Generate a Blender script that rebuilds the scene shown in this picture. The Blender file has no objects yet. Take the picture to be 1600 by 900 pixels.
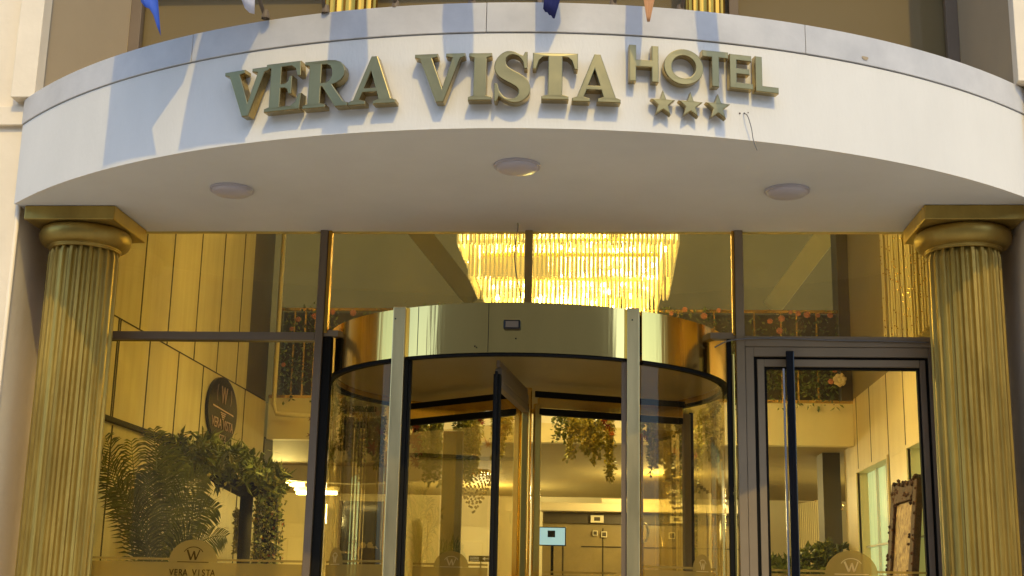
import bpy, bmesh, math, random
from mathutils import Vector, Matrix
random.seed(7)
R = math.radians
sc = bpy.context.scene
C = sc.collection

# ------------------------------------------------------------ camera
F, PITCH, YAW, ROLL, EYE = 2046.5, .2287, .0768, .0213, 1.6
cy, sy, ct, st = math.cos(YAW), math.sin(YAW), math.cos(PITCH), math.sin(PITCH)
fw = Vector((-sy*ct, cy*ct, st)); r0 = Vector((cy, sy, 0)); u0 = r0.cross(fw)
rt = r0*math.cos(ROLL) + u0*math.sin(ROLL); up = u0*math.cos(ROLL) - r0*math.sin(ROLL)
O = Vector((0, 0, EYE))
cd = bpy.data.cameras.new('camera'); cam = bpy.data.objects.new('camera', cd); C.objects.link(cam)
cd.sensor_width = 36; cd.lens = 36*F/1600; cd.clip_start = .05; cd.clip_end = 600
M3 = Matrix((rt, up, -fw)).transposed()
cam.matrix_world = Matrix.Translation(O) @ M3.to_4x4()
sc.camera = cam

# ------------------------------------------------------------ world, sun, exposure
SUNV = Vector((.20, -.66, .74)).normalized()
w = bpy.data.worlds.new('World'); sc.world = w; w.use_nodes = True
wn = w.node_tree.nodes; wl = w.node_tree.links
bg = wn['Background']; sky = wn.new('ShaderNodeTexSky'); sky.sky_type = 'NISHITA'; sky.sun_disc = False
sky.sun_elevation = math.asin(SUNV.z); sky.sun_rotation = math.atan2(SUNV.x, SUNV.y)
wl.new(sky.outputs[0], bg.inputs[0]); bg.inputs[1].default_value = .15; sky.ozone_density = 2.6
sd = bpy.data.lights.new('sun', 'SUN'); so = bpy.data.objects.new('sun', sd); C.objects.link(so)
sd.energy = .90; sd.angle = R(.6); sd.color = (1, .74, .22)
so.rotation_euler = SUNV.to_track_quat('Z', 'Y').to_euler()
sc.view_settings.view_transform = 'Standard'; sc.view_settings.look = 'None'
sc.cycles.transparent_max_bounces = 32
sc.view_settings.exposure = 1.2; sc.view_settings.gamma = 1; sc.view_settings.use_curve_mapping = False

# ------------------------------------------------------------ pixel helpers
def ray(x, y): return fw + rt*((x-800)/F) - up*((y-450)/F)
def atY(x, y, Y): d = ray(x, y); return O + d*(Y/d.y)
def atX(x, y, X): d = ray(x, y); return O + d*(X/d.x)
def atZ(x, y, Z): d = ray(x, y); return O + d*((Z-EYE)/d.z)
FX, FY, FR = -.52, 9.21, 3.76            # plan circle of the canopy front
def atF(x, y, rad=FR):
    d = ray(x, y); a = d.x*d.x+d.y*d.y; b = -2*(d.x*FX+d.y*FY); c = FX*FX+FY*FY-rad*rad
    t = (-b-math.sqrt(b*b-4*a*c))/(2*a); return O+d*t
def fth(P): return math.atan2(P.x-FX, FY-P.y)
def onF(th, z, rad=FR): return Vector((FX+rad*math.sin(th), FY-rad*math.cos(th), z))

# ------------------------------------------------------------ materials
def mat(name, col, rough=.5, metal=0, noise=0, scale=6, bump=0, bscale=None, emit=None, es=1, col2=None, stretch=None, spec=.5, rvar=0, coat=0, transm=0):
    m = bpy.data.materials.new(name); m.use_nodes = True; n = m.node_tree.nodes; l = m.node_tree.links
    b = n['Principled BSDF']; b.inputs['Base Color'].default_value = (*col, 1)
    b.inputs['Roughness'].default_value = rough; b.inputs['Metallic'].default_value = metal
    b.inputs['Specular IOR Level'].default_value = spec; b.inputs['Coat Weight'].default_value = coat
    if emit: b.inputs['Emission Color'].default_value = (*emit, 1); b.inputs['Emission Strength'].default_value = es
    if noise or col2 or bump or rvar:
        tc = n.new('ShaderNodeTexCoord'); mp = n.new('ShaderNodeMapping'); l.new(tc.outputs['Object'], mp.inputs[0])
        if stretch: mp.inputs['Scale'].default_value = stretch
        nz = n.new('ShaderNodeTexNoise'); nz.inputs['Scale'].default_value = scale; nz.inputs['Detail'].default_value = 7; nz.inputs['Roughness'].default_value = .62
        l.new(mp.outputs[0], nz.inputs[0])
        if noise or col2:
            rp = n.new('ShaderNodeValToRGB'); c2 = col2 or tuple(c*(1-noise) for c in col)
            rp.color_ramp.elements[0].position = .32; rp.color_ramp.elements[1].position = .68
            rp.color_ramp.elements[0].color = (*c2, 1); rp.color_ramp.elements[1].color = (*col, 1)
            l.new(nz.outputs['Fac'], rp.inputs[0]); l.new(rp.outputs[0], b.inputs['Base Color'])
        if rvar:
            mr = n.new('ShaderNodeMapRange'); mr.inputs['To Min'].default_value = max(.02, rough-rvar); mr.inputs['To Max'].default_value = rough+rvar
            l.new(nz.outputs['Fac'], mr.inputs[0]); l.new(mr.outputs[0], b.inputs['Roughness'])
        if bump:
            n2 = n.new('ShaderNodeTexNoise'); n2.inputs['Scale'].default_value = bscale or scale; n2.inputs['Detail'].default_value = 4
            l.new(mp.outputs[0], n2.inputs[0]); bp = n.new('ShaderNodeBump'); bp.inputs['Strength'].default_value = bump; bp.inputs['Distance'].default_value = .01
            l.new(n2.outputs['Fac'], bp.inputs['Height']); l.new(bp.outputs[0], b.inputs['Normal'])
    return m

def glass(name, tint, refl=1.0, wav=.04, rough=.0, dirt=0):
    m = bpy.data.materials.new(name); m.use_nodes = True; n = m.node_tree.nodes; l = m.node_tree.links; n.clear()
    o = n.new('ShaderNodeOutputMaterial'); t = n.new('ShaderNodeBsdfTransparent'); t.inputs[0].default_value = (*tint, 1)
    g = n.new('ShaderNodeBsdfGlossy'); g.inputs['Roughness'].default_value = rough; g.inputs[0].default_value = (1, .97, .9, 1)
    fr = n.new('ShaderNodeFresnel'); fr.inputs[0].default_value = 1.5
    mu = n.new('ShaderNodeMath'); mu.operation = 'MULTIPLY'; mu.inputs[1].default_value = refl; l.new(fr.outputs[0], mu.inputs[0])
    mx = n.new('ShaderNodeMixShader'); l.new(mu.outputs[0], mx.inputs[0]); l.new(t.outputs[0], mx.inputs[1]); l.new(g.outputs[0], mx.inputs[2])
    tc = n.new('ShaderNodeTexCoord'); nz = n.new('ShaderNodeTexNoise'); nz.inputs['Scale'].default_value = 1.6; l.new(tc.outputs['Object'], nz.inputs[0])
    bp = n.new('ShaderNodeBump'); bp.inputs['Strength'].default_value = wav; bp.inputs['Distance'].default_value = .05
    l.new(nz.outputs[0], bp.inputs['Height']); l.new(bp.outputs[0], g.inputs['Normal']); l.new(bp.outputs[0], fr.inputs['Normal'])
    if dirt:
        d = n.new('ShaderNodeBsdfDiffuse'); d.inputs[0].default_value = (.55, .47, .27, 1); d2 = n.new('ShaderNodeBsdfTranslucent'); d2.inputs[0].default_value = (.75, .60, .25, 1)
        dm = n.new('ShaderNodeMixShader'); dm.inputs[0].default_value = .5; l.new(d.outputs[0], dm.inputs[1]); l.new(d2.outputs[0], dm.inputs[2])
        mp = n.new('ShaderNodeMapping'); mp.inputs['Scale'].default_value = (2.2, 2.2, .8); mp.inputs['Rotation'].default_value = (0, .5, 0); l.new(tc.outputs['Object'], mp.inputs[0])
        n3 = n.new('ShaderNodeTexNoise'); n3.inputs['Scale'].default_value = 1.5; n3.inputs['Detail'].default_value = 6; n3.inputs['Distortion'].default_value = 1.6; l.new(mp.outputs[0], n3.inputs[0])
        mr = n.new('ShaderNodeMapRange'); mr.inputs['From Min'].default_value = .42; mr.inputs['From Max'].default_value = .75; mr.inputs['To Min'].default_value = dirt*.25; mr.inputs['To Max'].default_value = dirt
        l.new(n3.outputs[0], mr.inputs[0]); m2 = n.new('ShaderNodeMixShader'); l.new(mr.outputs[0], m2.inputs[0]); l.new(mx.outputs[0], m2.inputs[1]); l.new(dm.outputs[0], m2.inputs[2]); mx = m2
    l.new(mx.outputs[0], o.inputs[0]); return m

def film(name, col, alpha):
    m = bpy.data.materials.new(name); m.use_nodes = True; n = m.node_tree.nodes; l = m.node_tree.links; n.clear()
    o = n.new('ShaderNodeOutputMaterial'); t = n.new('ShaderNodeBsdfTransparent'); t.inputs[0].default_value = (.9, .8, .5, 1)
    d = n.new('ShaderNodeBsdfDiffuse'); d.inputs[0].default_value = (*col, 1)
    tr = n.new('ShaderNodeBsdfTranslucent'); tr.inputs[0].default_value = (*col, 1)
    ad = n.new('ShaderNodeMixShader'); ad.inputs[0].default_value = .6; l.new(d.outputs[0], ad.inputs[1]); l.new(tr.outputs[0], ad.inputs[2])
    mx = n.new('ShaderNodeMixShader'); mx.inputs[0].default_value = alpha; l.new(t.outputs[0], mx.inputs[1]); l.new(ad.outputs[0], mx.inputs[2])
    l.new(mx.outputs[0], o.inputs[0]); return m

def planks(name, col, col2):
    """pale veneer: fine upright grain with soft blotches"""
    m = mat(name, col, .42, 0, 0, 1.0, .1, 30, col2=col2, stretch=(9, 9, .8), rvar=.1)
    return m

M = dict(
    render_white=mat('painted render', (.74, .70, .61), .75, noise=.09, scale=1.6, bump=.12, bscale=60, stretch=(1.4, 1.4, .45)),
    ledge=mat('ledge coating', (.60, .57, .52), .42, noise=.24, scale=2.6, bump=.25, bscale=9, rvar=.12),
    joint=mat('joint sealant', (.25, .21, .17), .9),
    soffit=mat('soffit paint', (.73, .72, .66), .7, noise=.09, scale=1.5, bump=.08, bscale=40),
    wall=mat('cream wall paint', (.88, .74, .52), .7, noise=.14, scale=1.8, bump=.15, bscale=25),
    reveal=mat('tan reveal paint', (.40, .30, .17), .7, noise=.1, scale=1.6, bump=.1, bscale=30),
    blind=mat('olive window backing', (.22, .16, .07), .7, noise=.12, scale=.8),
    frame=mat('dark bronze frame', (.185, .135, .085), .55, 0, spec=.22, noise=.12, scale=5, rvar=.08),
    frame_warm=mat('grey bronze frame', (.25, .19, .115), .5, 0, spec=.25, noise=.1, scale=5, rvar=.08),
    frame_gold=mat('gilded bronze frame', (.42, .29, .10), .4, .3, noise=.15, scale=5, spec=.3),
    gap=mat('black gasket', (.010, .009, .007), .7, spec=.1),
    gold=mat('aged gold paint', (.50, .35, .08), .42, .7, noise=.28, scale=5, bump=.2, bscale=40, col2=(.34, .23, .05), rvar=.1, stretch=(1, 1, .35)),
    gold_bright=mat('bright gold', (.62, .34, .05), .22, .95, noise=.3, scale=4),
    brass=mat('polished brass', (.86, .60, .20), .12, 1, noise=.08, scale=3, bump=.5, bscale=3.0, rvar=.05, stretch=(2, 2, .12)),
    brass_side=mat('warm brass', (.86, .60, .17), .16, 1, noise=.1, scale=3, bump=.5, bscale=3, rvar=.05, stretch=(2, 2, .12)),
    post=mat('brushed champagne metal', (.86, .68, .32), .32, 1, noise=.14, scale=14, bump=.1, bscale=12, rvar=.08, stretch=(1, 1, .15)),
    letter_face=mat('brushed letter face', (.27, .23, .105), .33, .8, noise=.22, scale=5, rvar=.1, bump=.1, bscale=6),
    letter_side=mat('letter return brass', (.50, .38, .16), .25, .9, noise=.2, scale=12),
    lamp_off=mat('unlit lamp diffuser', (.52, .48, .50), .35, noise=.05),
    black=mat('black metal', (.006, .006, .009), .18, .3),
    steel=mat('steel', (.55, .55, .58), .25, 1),
    cable=mat('grey cable', (.16, .15, .14), .6),
    plank=planks('pale veneer', (.66, .56, .29), (.54, .44, .20)),
    plank_light=planks('honey veneer', (.80, .68, .38), (.70, .56, .28)),
    slot=mat('dark slot', (.02, .015, .008), .8),
    cream=mat('cream paint', (.86, .76, .46), .6, noise=.05, scale=1.5),
    ceil=mat('lobby ceiling paint', (.48, .38, .15), .7, noise=.1, scale=1),
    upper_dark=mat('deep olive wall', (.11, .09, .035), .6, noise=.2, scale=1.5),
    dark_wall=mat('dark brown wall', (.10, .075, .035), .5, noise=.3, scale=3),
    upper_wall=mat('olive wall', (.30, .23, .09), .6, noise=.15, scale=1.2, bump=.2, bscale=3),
    floor=mat('polished stone floor', (.38, .31, .20), .15, noise=.25, scale=2),
    crystal=mat('crystal rods', (.66, .52, .22), .12, .2, noise=.5, scale=30, stretch=(1, 1, .12), emit=(1, .84, .40), es=.24),
    crystal_ring=mat('gilt ring', (.85, .6, .2), .2, .9),
    bulb=mat('lit bulb', (1, .9, .7), .3, emit=(1, .90, .62), es=26),
    lamp_lit=mat('lit ceiling lamp', (1, .9, .7), .3, emit=(1, .84, .50), es=9),
    bead=mat('glass bead', (.8, .68, .4), .1, .5),
    leaf=mat('dark green leaf', (.17, .205, .045), .45, noise=.5, scale=9),
    leaf2=mat('bright green leaf', (.31, .35, .07), .45, noise=.45, scale=9),
    leaf_y=mat('yellow green leaf', (.60, .55, .13), .45, noise=.5, scale=9),
    red_leaf=mat('autumn leaf', (.28, .03, .012), .5, noise=.5, scale=9),
    orange_leaf=mat('orange leaf', (.5, .13, .02), .5, noise=.3, scale=9),
    rose=mat('coral rose petals', (.62, .24, .13), .5, noise=.35, scale=25),
    rose_c=mat('cream rose petals', (.85, .70, .40), .5, noise=.2, scale=25),
    trunk=mat('dark bark', (.035, .025, .015), .7, noise=.5, scale=9, bump=.6),
    sign_black=mat('black sign face', (.008, .010, .014), .25),
    sign_pink=mat('pink gold lettering', (.55, .36, .26), .4, .3),
    mint=mat('glowing mint glass', (.42, .55, .40), .18, noise=.35, scale=3, stretch=(1, 6, .4), emit=(.62, .8, .5), es=.28),  # self-glow added to brighten the glazed openings
    carved=mat('carved walnut', (.08, .033, .016), .6, noise=.6, scale=18, bump=.5, bscale=45, spec=.2),
    tapestry=mat('mottled canvas', (.50, .36, .18), .6, col2=(.10, .04, .025), scale=22),
    screen=mat('lit monitor', (.2, .3, .35), .3, emit=(.42, .74, 1.0), es=.35),
    white=mat('white plastic', (.8, .8, .78), .4),
    counter=mat('counter panel', (.36, .27, .11), .3, noise=.25, scale=3),
    pelmet=mat('lit cream pelmet', (.85, .72, .42), .5),
    blue_flag=mat('blue flag cloth', (.05, .13, .62), .65, noise=.2, scale=8),
    white_flag=mat('white flag cloth', (.75, .72, .76), .7, noise=.08, scale=8),
    navy_flag=mat('navy flag cloth', (.015, .02, .14), .65, noise=.2, scale=8),
    orange_flag=mat('orange flag cloth', (.72, .34, .14), .65, noise=.2, scale=8),
    red_flag=mat('red flag cloth', (.5, .04, .04), .65, noise=.2, scale=8),
    paving=mat('paving stone', (.42, .40, .37), .7, noise=.3, scale=3, bump=.3, bscale=20),
    asphalt=mat('asphalt', (.05, .05, .052), .85, noise=.3, scale=12, bump=.4, bscale=60),
    line=mat('road paint', (.75, .75, .72), .6),
    far_wall=mat('grey plaster', (.27, .23, .19), .8, noise=.2, scale=1),
    far_glass=mat('dark window', (.02, .025, .03), .1),
    far_lit=mat('added lit window', (.9, .8, .6), .4, emit=(1, .75, .42), es=2.2),
    plaster_orn=mat('leather', (.05, .03, .02), .4),
)
M['glass'] = glass('tinted facade glass', (.80, .71, .34), 1.1, dirt=.12)
M['glass_clear'] = glass('tinted door glass', (.95, .88, .62), .4, dirt=.04)
M['glass_drum'] = glass('curved door glass', (.88, .82, .58), .5, .02, dirt=.07)
M['film'] = film('frosted film', (.42, .30, .085), .72)
M['film_mark'] = film('etched mark', (.80, .66, .34), .85)
M['film_dark'] = film('dark mark', (.10, .06, .015), .9)

# ------------------------------------------------------------ mesh builder
class MB:
    def __init__(s): s.bm = bmesh.new()
    def box(s, x0, x1, y0, y1, z0, z1):
        v = [s.bm.verts.new(p) for p in ((x0,y0,z0),(x1,y0,z0),(x1,y1,z0),(x0,y1,z0),(x0,y0,z1),(x1,y0,z1),(x1,y1,z1),(x0,y1,z1))]
        for f in ((0,3,2,1),(4,5,6,7),(0,1,5,4),(1,2,6,5),(2,3,7,6),(3,0,4,7)): s.bm.faces.new([v[i] for i in f])
        return s
    def obox(s, c, ax, ay, az):
        c, ax, ay, az = map(Vector, (c, ax, ay, az))
        v = [s.bm.verts.new(c+i*ax+j*ay+k*az) for k in (-1, 1) for i, j in ((-1,-1),(1,-1),(1,1),(-1,1))]
        for f in ((0,3,2,1),(4,5,6,7),(0,1,5,4),(1,2,6,5),(2,3,7,6),(3,0,4,7)): s.bm.faces.new([v[i] for i in f])
        return s
    def face(s, pts): s.bm.faces.new([s.bm.verts.new(p) for p in pts]); return s
    def tube(s, pts, rad, n=8, caps=True):
        pts = [Vector(p) for p in pts]; rings = []
        rads = rad if isinstance(rad, (list, tuple)) else [rad]*len(pts)
        for i, p in enumerate(pts):
            d = (pts[min(i+1, len(pts)-1)]-pts[max(i-1, 0)]).normalized()
            a = d.cross(Vector((0, 0, 1)) if abs(d.z) < .9 else Vector((1, 0, 0))).normalized(); b = d.cross(a)
            rings.append([s.bm.verts.new(p+rads[i]*(a*math.cos(k*2*math.pi/n)+b*math.sin(k*2*math.pi/n))) for k in range(n)])
        for i in range(len(rings)-1):
            for k in range(n): s.bm.faces.new((rings[i][k], rings[i][(k+1)%n], rings[i+1][(k+1)%n], rings[i+1][k]))
        if caps: s.bm.faces.new(rings[0][::-1]); s.bm.faces.new(rings[-1])
        return s
    def lathe(s, prof, cx, cy_, n=48, a0=0, a1=2*math.pi, rfun=None):
        full = abs(a1-a0-2*math.pi) < 1e-6; m = n if full else n+1; rings = []
        for r_, z in prof:
            rings.append([s.bm.verts.new((cx+(r_*(rfun(a0+(a1-a0)*k/n) if rfun else 1))*math.sin(a0+(a1-a0)*k/n), cy_-(r_*(rfun(a0+(a1-a0)*k/n) if rfun else 1))*math.cos(a0+(a1-a0)*k/n), z)) for k in range(m)])
        for i in range(len(rings)-1):
            for k in range(n if full else n): s.bm.faces.new((rings[i][k], rings[i][(k+1)%m], rings[i+1][(k+1)%m], rings[i+1][k]))
        return s
    def arcbox(s, cx, cy_, r0_, r1_, z0, z1, a0, a1, n=40):
        """curved solid wall; angle 0 faces the street"""
        rows = []
        for k in range(n+1):
            a = a0+(a1-a0)*k/n; sn, cs = math.sin(a), math.cos(a)
            rows.append([s.bm.verts.new((cx+r_*sn, cy_-r_*cs, z)) for r_, z in ((r1_, z0), (r1_, z1), (r0_, z1), (r0_, z0))])
        for k in range(n):
            for j in range(4): s.bm.faces.new((rows[k][j], rows[k+1][j], rows[k+1][(j+1)%4], rows[k][(j+1)%4]))
        s.bm.faces.new(rows[0][::-1]); s.bm.faces.new(rows[-1]); return s
    def sheet(s, cx, cy_, r_, z0, z1, a0, a1, n=40):
        v = [[s.bm.verts.new((cx+r_*math.sin(a0+(a1-a0)*k/n), cy_-r_*math.cos(a0+(a1-a0)*k/n), z)) for z in (z0, z1)] for k in range(n+1)]
        for k in range(n): s.bm.faces.new((v[k][0], v[k+1][0], v[k+1][1], v[k][1]))
        return s
    def ball(s, c, r_, sub=2, sq=(1, 1, 1), jit=0):
        g = bmesh.ops.create_icosphere(s.bm, subdivisions=sub, radius=r_)
        for v in g['verts']:
            k = 1+random.uniform(-jit, jit); v.co = Vector((v.co.x*sq[0]*k+c[0], v.co.y*sq[1]*k+c[1], v.co.z*sq[2]*k+c[2]))
        return s
    def leaf(s, p, d, n_, L, W):
        p, d = Vector(p), Vector(d).normalized(); sd_ = d.cross(Vector(n_)).normalized()
        if sd_.length < .1: sd_ = Vector((1, 0, 0))
        q = Vector(n_)*L*.12
        s.face([p, p+d*L*.45+sd_*W*.5+q, p+d*L, p+d*L*.45-sd_*W*.5+q]); return s
    def build(s, name, m, parent=None, smooth=False, bevel=0, normals=True):
        if normals: bmesh.ops.recalc_face_normals(s.bm, faces=s.bm.faces)
        me = bpy.data.meshes.new(name); s.bm.to_mesh(me); s.bm.free()
        o = bpy.data.objects.new(name, me); C.objects.link(o)
        for mm in (m if isinstance(m, (list, tuple)) else [m]): me.materials.append(mm)
        if smooth:
            for f in me.polygons: f.use_smooth = True
        if bevel:
            b = o.modifiers.new('bevel', 'BEVEL'); b.width = bevel; b.segments = 2; b.limit_method = 'ANGLE'; b.angle_limit = R(40)
        if parent: o.parent = parent; o.matrix_parent_inverse = Matrix.Translation(-parent.location)
        return o

def tag(o, label=None, cat=None, group=None, kind=None):
    if label: o['label'] = label
    if cat: o['category'] = cat
    if group: o['group'] = group
    if kind or label: o['kind'] = kind or 'thing'
    return o
def empty(name, loc, label, cat, group=None, kind=None):
    o = bpy.data.objects.new(name, None); C.objects.link(o); o.location = loc; o.empty_display_size = .1
    return tag(o, label, cat, group, kind)
def rdir(): 
    v = Vector((random.gauss(0, 1), random.gauss(0, 1), random.gauss(0, 1))); return v.normalized()

Z0 = .35          # lobby floor
ZS = 3.60         # soffit
YF = 7.15         # glass line
WL, WR = -3.225, 2.13

# ------------------------------------------------------------ street
tag(MB().face([(-300,-300,0),(300,-300,0),(300,300,0),(-300,300,0)]).build('ground', M['paving']), 'grey paved ground around the hotel', kind='structure')
tag(MB().box(-60, 60, -14, -4, .001, .006).build('road', M['asphalt']), 'dark asphalt street in front of the hotel', kind='structure')
g = MB()
for i in range(-8, 9): g.box(i*4-1, i*4+1, -9.06, -8.94, .010, .012)
tag(g.build('road_marking', M['line']), 'white dashed centre line on the street', kind='structure')
tag(MB().box(-60, 60, -4, -3.85, .0, .13).build('kerb', M['paving'], bevel=.02), 'stone kerb along the street', kind='structure')
tag(MB().box(WL, WR, 5.6, 19.2, .02, Z0).build('lobby_floor', M['floor']), 'polished stone floor of the hotel lobby', kind='structure')
# unseen building across the street; lit windows added to brighten brass reflections
ob = empty('building', (0, -18, 0), 'grey plaster building across the street with lit windows added for reflections', 'building')
MB().box(-30, 30, -26, -18, 0, 13).build('wall', M['far_wall'], ob)
for i in range(-6, 7):
    MB().box(i*4.4-1.5, i*4.4+1.5, -18.06, -18.002, .5, 2.9).build('shop_window', M['far_lit'] if i % 3 else M['far_glass'], ob)
    for z in (4.3, 7.3, 10.3): MB().box(i*4.4-.8, i*4.4+.8, -18.06, -18.002, z, z+(1.7 if z < 6 else 2.1)).build('window', M['far_lit'] if (i*7+int(z)) % 5 == 0 or (z > 6 and i % 2 == 0) else M['far_glass'], ob)

# ------------------------------------------------------------ canopy
th0, th1 = fth(Vector((WL, 6.6, 0))), fth(Vector((WR, 6.5, 0)))
thL = -math.asin((FX-WL)/FR); thR = math.asin((WR-FX)/FR)
cn = empty('canopy', (FX, 6.6, ZS), 'curved white entrance canopy carrying gold hotel lettering', 'canopy')
N = 96
def canopy_plate(z, mname, part):
    b = MB(); v = [b.bm.verts.new((onF(thL+(thR-thL)*k/N, z, FR-.0125))) for k in range(N+1)]
    v += [b.bm.verts.new((WR, 7.19, z)), b.bm.verts.new((WL, 7.19, z))]
    b.bm.faces.new(v); return b.build(part, M[mname], cn)
b = MB(); b.arcbox(FX, FY, FR-.012, FR, ZS-.003, 4.0475, thL, thR, N); fas = b.build('fascia', M['render_white'], cn)
for p in fas.data.polygons: p.use_smooth = False
b = MB()
for th in [thL+(thR-thL)*k/4 for k in range(4)]:
    b.arcbox(FX, FY, FR-.13, FR+.007, 4.052, 4.195, th, th+(thR-thL)/4-.0006, 26)
b.build('ledge', M['ledge'], cn, bevel=.003)
b = MB(); b.arcbox(FX, FY, FR-.11, FR-.004, 4.048, 4.0515, thL, thR, N); b.build('joint', M['joint'], cn)
canopy_plate(ZS, 'soffit', 'soffit')
tp = canopy_plate(4.186, 'ledge', 'roof'); 

# small stains and chips on the fascia and ledge
b = MB()
for px, py, rr in ((1352, 91, .017), ):
    P = atF(px, py, FR+.0095); c_ = fth(P)
    b.face([onF(c_+rr*(1+.25*math.sin(3*a))*math.cos(a)/FR, P.z+.7*rr*(1+.25*math.cos(2*a))*math.sin(a), FR+.0095) for a in [k*math.pi/8 for k in range(16)]])
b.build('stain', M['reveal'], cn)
b = MB()
for px, py, rr in ((1156,177,.004),(1163,177,.004),(1169,176,.003)):
    P = atF(px, py, FR+.002); c_ = fth(P)
    b.face([onF(c_+rr*math.cos(a)/FR, P.z+rr*math.sin(a), FR+.002) for a in [k*math.pi/5 for k in range(10)]])
b.build('screw_hole', M['carved'], cn)

# soffit lamps
for i, ((px, py), lab) in enumerate(zip([(362, 301), (808, 264), (1230, 303)], ('round unlit soffit lamp under the left part of the canopy', 'round unlit soffit lamp in the middle of the canopy underside', 'round unlit soffit lamp under the right part of the canopy'))):
    P = atZ(px, py, ZS-.02)
    e = empty('soffit_lamp', (P.x, P.y, ZS), lab, 'lamp', 'round lamps under the canopy')
    MB().lathe([(.001, ZS-.012), (.112, ZS-.012), (.112, ZS-.001), (.105, ZS-.0005)], P.x, P.y).build('housing', M['lamp_off'], e, smooth=False)
    MB().lathe([(.0005, ZS-.034), (.05, ZS-.033), (.088, ZS-.028), (.099, ZS-.020), (.102, ZS-.0125)], P.x, P.y).build('diffuser', M['lamp_off'], e, smooth=True)

# ------------------------------------------------------------ sign letters
def poly_mesh(loops, depth, bev=.004):
    cu = bpy.data.curves.new('glyph', 'CURVE'); cu.dimensions = '2D'; cu.fill_mode = 'BOTH'
    for lp in loops:
        sp = cu.splines.new('POLY'); sp.points.add(len(lp)-1); sp.use_cyclic_u = True
        for i, (x, y) in enumerate(lp): sp.points[i].co = (x, y, 0, 1)
    cu.extrude = depth/2; cu.bevel_depth = bev; cu.bevel_resolution = 1; cu.offset = -bev
    o = bpy.data.objects.new('glyph', cu); C.objects.link(o)
    dg = bpy.context.evaluated_depsgraph_get(); me = bpy.data.meshes.new_from_object(o.evaluated_get(dg))
    bpy.data.objects.remove(o); bpy.data.curves.remove(cu); return me
def ell(cx, cy_, rx, ry, n=40): return [(cx+rx*math.cos(2*math.pi*k/n), cy_+ry*math.sin(2*math.pi*k/n)) for k in range(n)]
def smooth_loop(pts, n=4):
    out = []; m = len(pts)
    for i in range(m):
        p0, p1, p2, p3 = (pts[(i+k-1) % m] for k in range(4))
        for j in range(n):
            t = j/n; out.append(tuple(.5*((2*p1[k])+(-p0[k]+p2[k])*t+(2*p0[k]-5*p1[k]+4*p2[k]-p3[k])*t*t+(-p0[k]+3*p1[k]-3*p2[k]+p3[k])*t**3) for k in (0, 1)))
    return out
def open_curve(pts, n=4):
    q = [pts[0]]+pts+[pts[-1]]; out = []
    for i in range(1, len(q)-2):
        p0, p1, p2, p3 = q[i-1:i+3]
        for j in range(n):
            t = j/n; out.append(tuple(.5*((2*p1[k])+(-p0[k]+p2[k])*t+(2*p0[k]-5*p1[k]+4*p2[k]-p3[k])*t*t+(-p0[k]+3*p1[k]-3*p2[k]+p3[k])*t**3) for k in (0, 1)))
    return out+[pts[-1]]
Sg = [(.80,.93),(.84,1.0),(.91,1.0),(.91,.66),(.82,.66)] 
Sg = [(.84,1.0),(.91,1.0),(.91,.655),(.82,.655)] + open_curve([(.79,.78),(.68,.89),(.50,.935),(.37,.89),(.33,.80),(.38,.71),(.52,.635),(.74,.55),(.92,.44),(1.0,.29),(.97,.14),(.85,.04),(.66,-.02),(.46,-.01),(.28,.045)], 4) + [(.16,.10),(.10,0),(.03,0),(.02,.37),(.11,.37)] + open_curve([(.17,.22),(.30,.10),(.48,.065),(.62,.10),(.68,.18),(.65,.265),(.52,.335),(.30,.42),(.11,.52),(.02,.66),(.04,.80),(.14,.92),(.32,1.01),(.52,1.01),(.70,.95)], 4) + [(.79,.925)]
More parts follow.
